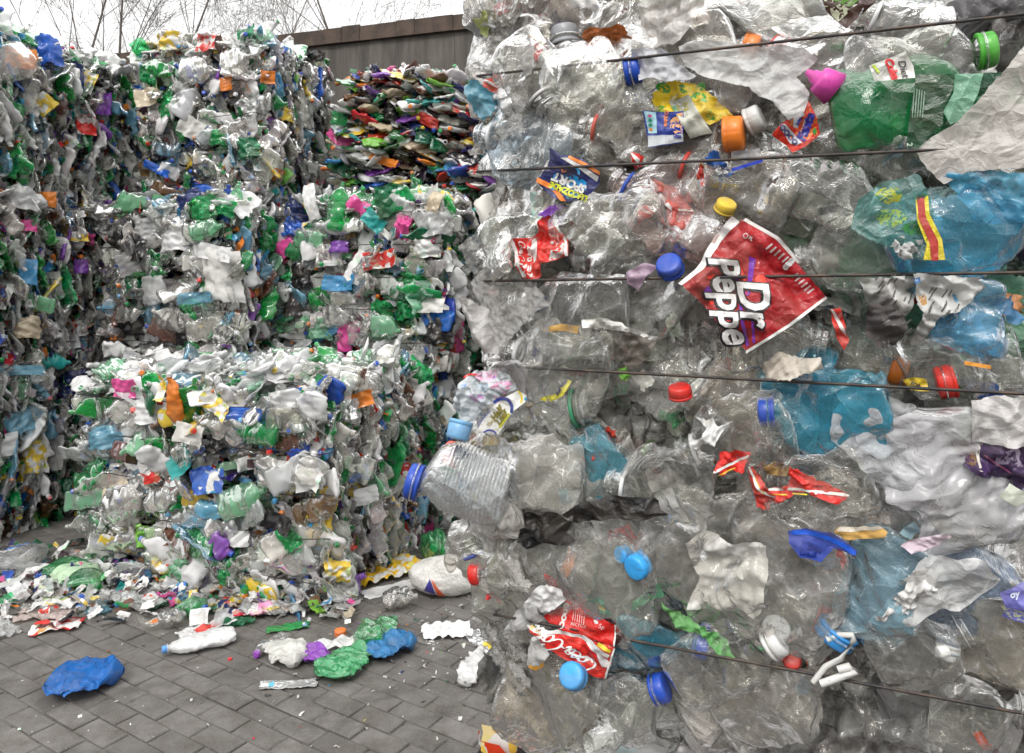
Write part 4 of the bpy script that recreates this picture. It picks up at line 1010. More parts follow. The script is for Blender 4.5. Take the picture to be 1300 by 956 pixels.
# bread bag label, plastic bag with pink print and light-blue cap
c8 = Patch(.066, 93, .002, .06)
pr_ = [(c8.stroke([(628, 511), (636, 506), (645, 507), (650, 515), (650, 524)], 4), (.02, .04, .22)), (c8.stroke([(614, 549), (620, 546), (626, 547), (630, 551)], 2), (.02, .04, .30)), (c8.stroke([(607, 543), (613, 532), (624, 520)], 1.2), (.10, .12, .35)),
       (c8.text('Half', 631, 526, 12, -52, .3, .05), (.22, .19, .03)), (c8.text('Loaf', 637, 531, 11, -52, .3, .05), (.22, .19, .03)), (c8.text('The', 622, 538, 6, -52, .3, .03), (.3, .26, .1)), (c8.stroke([(633, 543), (644, 530), (647, 524)], 3), (.50, .50, .03)),
       (c8.stroke([(658, 496), (662, 504), (661, 512)], 2.2), YEL), (c8.stroke([(666, 508), (668, 505)], 5), (.02, .28, .5))]
show('wrapper', c8, [(604, 545), (622, 520), (642, 504), (657, 496), (668, 502), (667, 510), (652, 522), (640, 540), (632, 552), (614, 549)], (.74, .74, .70, 1), LABEL, pr_, 'white wrapper with slanting olive script and navy arcs', res=3.)
c9 = Patch(.058, 94, .008, .03)
pr_ = [(c9.poly([(cx + rx * math.cos(t), cy + ry * math.sin(t)) for t in np.linspace(0, 6.28, 9)[:-1]], rag=1.5), c) for cx, cy, rx, ry, c in ((618, 478, 14, 8, (.80, .42, .60)), (640, 490, 11, 8, (.78, .36, .55)), (608, 503, 9, 6, (.60, .30, .62)), (634, 506, 8, 6, (.80, .50, .62)), (614, 490, 9, 6, (.45, .58, .74)), (593, 487, 4, 2, (.05, .25, .7)))]
pr_ += [(c9.stroke([(589, 479), (598, 475), (607, 479), (606, 485)], 2.4), (.70, .04, .03)), (c9.text('a', 626, 479, 6, 60, 0, .05), (.15, .05, .5))]
show('carrier_bag', c9, [(572, 520), (580, 502), (588, 484), (604, 472), (624, 468), (648, 476), (652, 494), (632, 506), (616, 520), (600, 534), (584, 538), (575, 532)], (.70, .76, .80, .80), FILM, pr_, 'pale crinkled bag with pink print', rag=1.5, res=3.)
hcap(583, 546, 12.5, (.16, .42, .72), .070, 262, 72, 20, ridges=0, label='light blue lid below the pink printed bag')
pp = Patch(K - .004, 95, .004, .04); show('film_sheet', pp, [(592, 566), (603, 545), (618, 548), (640, 552), (634, 563), (612, 566)], (.66, .42, .06, .9), LABEL, [(pp.band([(618, 549), (616, 565)], [(624, 550), (622, 565)], n=8), (.75, .68, .35)), (pp.band([(630, 551), (628, 564)], [(634, 552), (632, 564)], n=8), (.75, .68, .35))], rag=1., res=3.)
pp = Patch(K - .008, 96, .004, .04); show('film_sheet', pp, [(636, 560), (654, 553), (668, 574), (660, 576)], (.20, .15, .04, .95), LABEL, [(pp.stroke([(650, 555), (664, 574)], 1.4), YEL)], res=3.)
# diet label on the clear bottle and band on the green one
pp = Patch(.058, 97, .002, .05)
show('drink_label', pp, [(1103, 83), (1150, 64), (1160, 82), (1162, 98), (1110, 102)], (.68, .68, .64, 1), LABEL, [(pp.text('Diet', 1147, 86, 13, 75, .2, .02), (.03, .03, .03)), (pp.text('Coke', 1132, 86, 14, 68, .2, .06, .9), (.66, .03, .03)), (pp.stroke([(1108, 82), (1116, 92)], 6), (.50, .66, .06))], 'white label with red and black letters and a lime patch', res=3.)
pp = Patch(.036, 98, .0015, .06)
tx_ = [(pp.band([(1160 + t_ * 3.2, 112 + t_), (1157 + t_ * 3.2, 150)], [(1161 + t_ * 3.2, 112 + t_), (1158 + t_ * 3.2, 150)], .0008, 8, 1), (.22, .36, .26)) for t_ in range(5)] + [(pp.text('2', 1154, 184, 10, 90, 0, .02), (.4, .5, .42))]
show('label_band', pp, [(1163, 94), (1212, 93), (1210, 112), (1198, 138), (1196, 158), (1180, 172), (1166, 188), (1150, 188), (1154, 150)], (.006, .05, .02, .82), LABEL, tx_, 'dark band with tiny upright print', res=3.)
show('film_sheet', Patch(.034, 99, .0015, .06), [(1212, 94), (1248, 93), (1242, 118), (1226, 150), (1206, 158), (1197, 142), (1210, 118)], (.25, .52, .36, .85), FILM, res=4.)
show('film_sheet', Patch(.030, 100, .0015, .06), [(1248, 93), (1282, 92), (1262, 112), (1240, 124)], (.004, .07, .03, .95), FILM, res=4.)
# lemonade label at top right with brown edge
pp = Patch(K, 101, .002, .05)
show('drink_label', pp, [(1040, -8), (1108, -6), (1112, 2), (1074, 37), (1048, 14)], (.05, .018, .012, 1), LABEL, [(pp.poly([(1046, -4), (1100, -4), (1064, 27), (1046, 10)]), (.55, .58, .42))] + [(pp.band([(1050 + t_ * 8, 8 + t_ * 3 - 10), (1062 + t_ * 8, -10 + t_ * 3)], [(1053 + t_ * 8, 11 + t_ * 3 - 10), (1066 + t_ * 8, -7 + t_ * 3)], .0012, 6, 1), (.12, .30, .04)) for t_ in range(4)], 'dark edged label with green lines', res=3.)
# blue shapes
show('film_sheet', Patch(.030, 102, .005, .05), [(1192, 224), (1230, 212), (1300, 222), (1330, 250), (1320, 280), (1262, 285), (1240, 282), (1216, 246)], (.08, .40, .62, .62), FILM, [], 'sky blue crumpled film', rag=1.)
show('film_sheet', Patch(.028, 103, .003, .05), [(1212, 248), (1240, 238), (1262, 274), (1252, 284)], (.55, .68, .76, .95), FILM)
pp = Patch(.046, 104, .004, .06)
show('film_sheet', pp, [(1090, 252), (1120, 230), (1165, 222), (1180, 250), (1190, 300), (1170, 332), (1120, 312), (1080, 290)], (.10, .26, .24, .6), FILM, [(pp.poly([(cx + rx * math.cos(t), cy + rx * .6 * math.sin(t)) for t in np.linspace(0, 6.28, 9)[:-1]], rag=2), c) for cx, cy, rx, c in ((1128, 247, 18, (.36, .40, .05)), (1132, 276, 20, (.22, .34, .06)), (1160, 290, 16, (.04, .22, .05)))], 'blue-grey bag with blurred green and yellow print', rag=2.)
pp = Patch(.052, 105, .001, .06)
show('label_band', pp, [(1162, 247), (1178, 246), (1180, 272), (1196, 304), (1200, 330), (1172, 330), (1176, 310), (1164, 280)], (.75, .62, .04, .97), LABEL, [(pp.band([(1164, 248), (1166, 278), (1180, 308), (1182, 331)], [(1173, 248), (1175, 276), (1191, 306), (1191, 331)]), (.45, .05, .04))], 'yellow stripe with a red core', res=3.)
show('film_ball', Patch(.056, 106, .018, .018), [(1130, 312), (1142, 301), (1160, 300), (1172, 306), (1174, 322), (1160, 330), (1142, 326)], (.80, .80, .80, 1), FILM, [], 'bunched white film', rag=2., res=2.5)
# white sheets
show('film_sheet', Patch(K - .002, 110, .007, .09), [(862, 60), (900, 50), (960, 56), (1020, 62), (1042, 72), (1012, 96), (1030, 120), (1012, 150), (1000, 153), (982, 132), (950, 112), (902, 100), (870, 84)], (.76, .76, .75, .80), FILM, [], 'big white translucent sheet', rag=2.)
show('film_sheet', Patch(K + .002, 111, .008, .05), [(802, 64), (838, 60), (862, 80), (886, 96), (852, 102), (810, 102)], (.70, .71, .76, .9), FILM, [], None, rag=2.)
show('film_sheet', Patch(.038, 112, .005, .13), [(1160, 188), (1210, 158), (1236, 132), (1262, 105), (1300, 58), (1340, 40), (1340, 210), (1290, 214), (1230, 218), (1200, 232), (1178, 214)], (.70, .66, .62, .84), FILM, [], 'large dirty white sheet with a burnt edge', rag=1.5)
show('film_sheet', Patch(K - .010, 113, .008, .06), [(810, -10), (900, -10), (880, 30), (866, 56), (832, 58), (812, 44)], (.58, .55, .52, .7), FILM, [], None, rag=2.)
show('paper_scrap', Patch(K - .004, 114, .006, .04), [(722, -6), (760, -8), (762, 12), (756, 18), (746, 10), (728, 12)], (.78, .76, .76, 1), PAPER, rag=1.5)
show('paper_scrap', Patch(K + .004, 115, .010, .05), [(738, 406), (772, 404), (836, 428), (832, 432), (790, 418), (742, 416)], (.80, .79, .76, 1), PAPER, [], 'folded white paper edge', rag=1.5, res=3.)
show('paper_scrap', Patch(K - .006, 116, .006, .05), [(742, 416), (790, 420), (834, 434), (826, 452), (800, 470), (770, 452)], (.16, .14, .12, 1), FILM, rag=1.)
show('paper_scrap', Patch(K - .002, 117, .002, .04), [(690, 416), (712, 411), (736, 414), (732, 424), (716, 420), (690, 422)], (.80, .45, .08, 1), LABEL, res=3.)
show('paper_scrap', Patch(K + .000, 118, .010, .04), [(966, 462), (990, 447), (1014, 455), (1040, 452), (1046, 466), (1024, 472), (1000, 482), (972, 482)], (.60, .55, .48, 1), PAPER, [], 'dirty torn paper', rag=1.5, res=3.)
show('paper_scrap', Patch(K + .002, 119, .010, .03), [(880, 530), (894, 536), (904, 532), (910, 542), (930, 536), (914, 552), (908, 564), (894, 562), (884, 570), (876, 560), (892, 556), (896, 544)], (.80, .80, .80, 1), PAPER, [], 'torn white paper flakes', rag=1., res=2.5)
show('film_sheet', Patch(K - .002, 120, .008, .07), [(1052, 560), (1060, 520), (1082, 500), (1120, 500), (1160, 512), (1190, 540), (1215, 580), (1228, 620), (1210, 660), (1170, 670), (1140, 640), (1100, 600)], (.74, .75, .77, .55), FILM, [], 'pearly crinkled film', rag=2.)
show('film_sheet', Patch(K + .004, 121, .008, .05), [(1232, 508), (1262, 500), (1330, 510), (1330, 560), (1280, 566), (1236, 562)], (.74, .72, .71, .92), FILM, [], 'white carton side', rag=1.)
pp = Patch(K + .002, 122, .010, .04)
show('wrapper', pp, [(1200, 562), (1244, 566), (1300, 562), (1330, 600), (1300, 630), (1258, 610), (1222, 590)], (.06, .03, .10, 1), LABEL, [(pp.poly([(1200, 564), (1240, 566), (1240, 592), (1222, 588)]), (.20, .10, .035)), (pp.poly([(1262, 574), (1296, 568), (1290, 590), (1268, 592)], rag=2), (.42, .34, .52)), (pp.band([(1242, 566), (1240, 594)], [(1246, 566), (1244, 595)], n=8), (.7, .66, .6)), (pp.stroke([(1250, 578), (1266, 590), (1282, 600)], 2), (.4, .10, .2))], 'dark purple and brown wrapper', rag=1., res=3.)
show('paper_scrap', Patch(K + .006, 123, .004, .04), [(1266, 628), (1280, 612), (1312, 632), (1290, 642)], (.62, .66, .56, 1), PAPER, rag=.6)
show('film_sheet', Patch(.020, 124, .010, .06), [(870, 690), (896, 676), (940, 682), (975, 690), (970, 720), (972, 760), (958, 790), (936, 782), (900, 770), (876, 766), (884, 730)], (.76, .75, .72, .85), PAPER, [], 'white crumpled paper inside the big clear bottle', rag=3., res=4.)
show('film_sheet', Patch(K + .0, 125, .009, .08), [(1160, 716), (1196, 702), (1250, 708), (1270, 740), (1230, 770), (1180, 776), (1140, 800), (1104, 792), (1130, 756)], (.76, .76, .75, .62), FILM, [], None, rag=3.)
show('paper_scrap', Patch(K + .003, 126, .010, .03), [(1160, 722), (1176, 716), (1188, 736), (1190, 758), (1160, 770), (1132, 792), (1106, 790), (1128, 768), (1144, 748)], (.78, .77, .76, .95), PAPER, [], 'torn white label remains', rag=3., res=3.)
# newspaper
for sd, P in ((130, [(1092, 352), (1132, 352), (1160, 350), (1168, 372), (1150, 400), (1120, 398), (1100, 382)]), (131, [(1160, 350), (1240, 350), (1250, 366), (1214, 396), (1190, 404), (1170, 440), (1160, 436), (1168, 398), (1160, 372)]), (132, [(1100, 384), (1146, 392), (1150, 420), (1130, 444), (1112, 440), (1100, 420)])):
    pp = Patch(K + .001 * (sd - 130), sd, .012, .035); C_ = np.mean(P, 0); g_ = np.random.RandomState(sd); prs = []
    for t_ in range(16):
        u_ = g_.uniform(-24, 24); v_ = g_.uniform(-20, 20); a_ = 1.0 if sd != 132 else .5; ln = g_.uniform(6, 14)
        prs.append((pp.band([(C_[0] + u_, C_[1] + v_), (C_[0] + u_ + ln * math.cos(a_), C_[1] + v_ - ln * math.sin(a_))], [(C_[0] + u_ + 1.6, C_[1] + v_ + 1), (C_[0] + u_ + 1.6 + ln * math.cos(a_), C_[1] + v_ + 1 - ln * math.sin(a_))], .0009, 6, 1), (.10, .10, .10)))
    if sd == 131: prs += [(pp.poly([(1166, 374), (1176, 370), (1176, 386), (1168, 388)]), (.45, .25, .09)), (pp.poly([(1158, 354), (1166, 352), (1168, 358), (1160, 360)]), (.06, .2, .5))]
    show('newspaper', pp, P, ((.62, .62, .60) if sd != 132 else (.10, .09, .09)) + (1,), PAPER, prs, 'crumpled newsprint', rag=2., res=3.)
# sponge brush, blue tray, pink-white bag, black film
pp = Patch(K + .004, 135, .003, .03)
show('scrubbing_sponge', pp, [(1060, 676), (1064, 670), (1118, 670), (1128, 676), (1124, 683), (1072, 684)], (.62, .38, .12, 1), PAPER, [(pp.band([(1062, 674), (1122, 672)], [(1066, 668), (1114, 667)], n=14), (.66, .60, .50))], 'yellow-brown sponge scourer', rag=.6, res=3.)
pp = Patch(K + .014, 136, .003, .06)
show('plastic_tray', pp, [(1000, 674), (1024, 670), (1056, 676), (1088, 700), (1084, 706), (1060, 696), (1042, 714), (1016, 706), (1002, 690)], (.008, .05, .40, 1), CAP, [(pp.stroke([(1004, 676), (1030, 676), (1060, 688), (1086, 704)], 6), (.015, .10, .60)), (pp.poly([(1006, 690), (1020, 684), (1046, 692), (1040, 710), (1016, 704)]), (.004, .02, .20))], 'royal blue tray edge', res=3.)
show('film_sheet', Patch(K + .006, 137, .005, .03), [(1142, 692), (1170, 682), (1200, 676), (1208, 682), (1190, 694), (1156, 702)], (.74, .60, .68, .9), FILM, [], 'pink and white film lip', rag=.8, res=3.)
show('film_sheet', Patch(K - .004, 138, .005, .03), [(1142, 676), (1160, 660), (1170, 676), (1156, 688)], (.42, .62, .70, .9), FILM, rag=.8, res=3.)
show('bin_liner', Patch(.036, 140, .014, .06), [(634, 672), (660, 654), (700, 650), (740, 658), (760, 690), (700, 690), (664, 698), (640, 690)], (.010, .010, .012, 1), FILM, [], 'glossy black film fold', rag=1., res=4.)
show('bin_liner', Patch(.044, 141, .010, .08), [(712, 654), (740, 636), (790, 628), (830, 636), (860, 654), (820, 660), (776, 656), (730, 666)], (.008, .008, .010, 1), FILM, [], 'black film tongue', rag=1., res=4.)
show('film_sheet', Patch(.034, 142, .005, .06), [(822, 612), (846, 604), (862, 640), (876, 664), (862, 662), (840, 646)], (.60, .60, .58, .45), FILM, rag=1.)
# purple label at right edge, white strap, ring handle
pp = Patch(K + .002, 143, .003, .05)
show('drink_label', pp, [(1268, 752), (1296, 738), (1330, 742), (1330, 800), (1292, 788), (1272, 784), (1276, 770)], (.14, .14, .46, 1), LABEL, [(pp.poly([(1270, 768), (1290, 772), (1328, 782), (1328, 796), (1280, 784)]), (.42, .46, .30)), (pp.text('oy', 1286, 752, 12, -10, .1, .04), (.6, .64, .8))], 'violet label at the frame edge', res=3.)
A = Acc(); A.add(tube([tuple(rp(x, y, .034)) for x, y in ((1032, 866), (1048, 846), (1068, 836), (1084, 812), (1082, 806), (1066, 806), (1050, 812))], .003, 8), (.68, .68, .66, 1), CAP); o_ = A.build('carry_handle', near); o_['label'] = 'white carrying ring'
A = Acc(); A.add(tube([tuple(rp(x, y, .036)) for x, y in ((1042, 868), (1070, 858), (1088, 852), (1078, 846), (1064, 850))], .004, 8), (.72, .72, .70, 1), CAP); A.build('carry_handle', near)
pp = Patch(K + .002, 144, .001, .05); show('label_band', pp, [(1224, 458), (1258, 464), (1258, 469), (1224, 463)], (.75, .32, .05, 1), LABEL, res=3.)
pp = Patch(K, 145, .001, .05); show('plastic_rim', pp, [(928, 214), (968, 202), (968, 206), (930, 218)], (.01, .04, .42, 1), CAP, res=3.)
pp = Patch(K - .001, 146, .002, .05); show('plastic_tub', pp, [(928, 192), (964, 188), (968, 204), (930, 216)], (.40, .40, .42, .7), FILM, res=3.)
show('film_sheet', Patch(.030, 147, .006, .04), [(796, 346), (820, 334), (836, 338), (822, 352), (812, 370), (800, 360)], (.55, .38, .52, .8), FILM, [], 'lilac film twist', rag=1., res=3.)
pp = Patch(K, 148, .003, .03); show('label_scrap', pp, [(1146, 482), (1158, 478), (1176, 482), (1180, 497), (1156, 496)], (.72, .52, .04, 1), LABEL, [(pp.text('FOR', 1162, 489, 7, 20, 0, .05), (.03, .03, .03))], rag=.5, res=3.)
pp = Patch(K, 149, .002, .03); show('label_scrap', pp, [(708, 500), (720, 482), (726, 484), (716, 502), (700, 510), (684, 508), (686, 505)], (.68, .62, .06, 1), LABEL, [(pp.text('FOR YOU', 714, 492, 5, -58, 0, .06), (.03, .03, .12))], rag=.3, res=2.)
show('film_sheet', Patch(K - .006, 150, .010, .05), [(590, 110), (606, 100), (626, 118), (624, 146), (612, 152), (596, 140)], (.10, .38, .52, .85), FILM, [], 'blue film bunched at the edge', rag=1.5, res=3.)
show('film_sheet', Patch(K - .008, 151, .008, .04), [(602, 24), (618, 14), (620, 24), (612, 44), (604, 38)], (.55, .62, .22, .85), FILM, rag=1., res=3.)
show('film_sheet', Patch(K - .012, 152, .010, .06), [(580, 380), (592, 376), (620, 392), (650, 420), (640, 450), (616, 448), (594, 410)], (.55, .53, .52, .85), FILM, [], 'grey film flap hanging off the edge', rag=1.5, res=4.)
show('film_sheet', Patch(K - .004, 153, .008, .04), [(800, 768), (836, 742), (850, 750), (812, 770), (798, 782)], (.10, .42, .22, .8), FILM, rag=1., res=3.)
show('film_sheet', Patch(K - .002, 154, .008, .04), [(836, 762), (850, 770), (880, 790), (916, 806), (934, 838), (914, 830), (890, 806), (860, 792)], (.16, .50, .14, .85), FILM, [], 'shredded lime green label', rag=3., res=3.)
pp = Patch(K - .002, 155, .006, .04); show('film_sheet', pp, [(745, 760), (760, 755), (768, 770), (776, 786), (760, 778)], (.02, .28, .18, .95), FILM, [(pp.poly([(752, 768), (760, 764), (768, 774), (766, 782)]), (.62, .52, .16))], rag=1., res=3.)
# ------------------------------------------------------------------ individual pieces one can pick out on the far bales, and black sheets for shaded hollows
FARSET = 8
CAMP = Vector((0, 0, CAMH))
def hit(bi, px, py, face, out):
    root, c, z0, w, dp, h = BALES[bi]
    M = (Matrix.Translation(root.location) @ root.rotation_euler.to_matrix().to_4x4()).inverted()
    o = M @ CAMP; d = (M @ (CAMP + Vector(((px - 650) / F_PX, 1, -(py - HOR) / F_PX)))) - o
    ax, val = {'f': (1, -dp / 2 - out), 's': (0, w / 2 + out), 't': (2, h + out)}[face]
    t = (val - o[ax]) / d[ax]; q = o + d * t
    q = Vector((min(max(q.x, -w / 2 + .03), w / 2 + (out if face == 's' else -.02)), min(max(q.y, -dp / 2 - (out if face == 'f' else -.03)), dp / 2 - .05), min(max(q.z, .02), h + .02)))
    return root, np.array(q), t
fs = 9000
def feat(bi, face, px, py, lw, lh, ang, key, kind='s', cap=None, out=.062, name=None):
    """lw, lh: size seen in the photograph's pixels, ang: degrees counter-clockwise"""
    global fs
    fs += 1; root, p, dep = hit(bi, px, py, face, out)
    m = dep / F_PX; W, H = lw * m * 1.05, lh * m
    g = np.random.RandomState(fs); c, mt = PAL[key]; c = np.array(c)
    nv = {'f': (0, -1, .1), 's': (.75, -.65, .1), 't': (0, -.5, .9)}[face]
    z = Vector(nv) + Vector(g.normal(size=3) * .12); z.normalize()
    x = Vector((0, 0, 1)).cross(z).normalized(); y = z.cross(x); a = math.radians(ang)
    B = np.array([[*(x * math.cos(a) + y * math.sin(a))], [*(-x * math.sin(a) + y * math.cos(a))], [*z]])
    if face == 's': W *= 1.25
    if kind == 'b': q = bottle(fs, W, H * .42, .5, g.uniform(-.1, .1), .008, 26, 24, .05, rn=.013); nm = 'crushed_bottle'
    elif kind == 'm': q = sheet(W, H, fs, .012, 22, 18, .045, .12, -.35); nm = 'bag_or_hollow_shade'  # bags, and some black sheets that colour in the shade of hollows
    else: q = sheet(W, H, fs, .008, 18, 14, .06, .05, g.uniform(-.3, .3)); nm = 'film_scrap'
    if c[3] < .5: c[3] += .15
    A = Acc(); A.add(xf(q, B, (0, 0, 0)), c, mt); o = A.build(name or nm, root); o.location = p
    if cap:
        end = q['V'][q['V'][:, 0] > q['V'][:, 0].max() - .012].mean(0)
        A = Acc(); cp = dict(cap_piece(.0155, .02, 20)); cp['V'] = cp['V'] + end + [-.012, 0, 0]; A.add(xf(cp, B, (0, 0, 0)), (*cap, 1), CAP); A.build('cap', o)
    return o
WC = (.78, .78, .78)
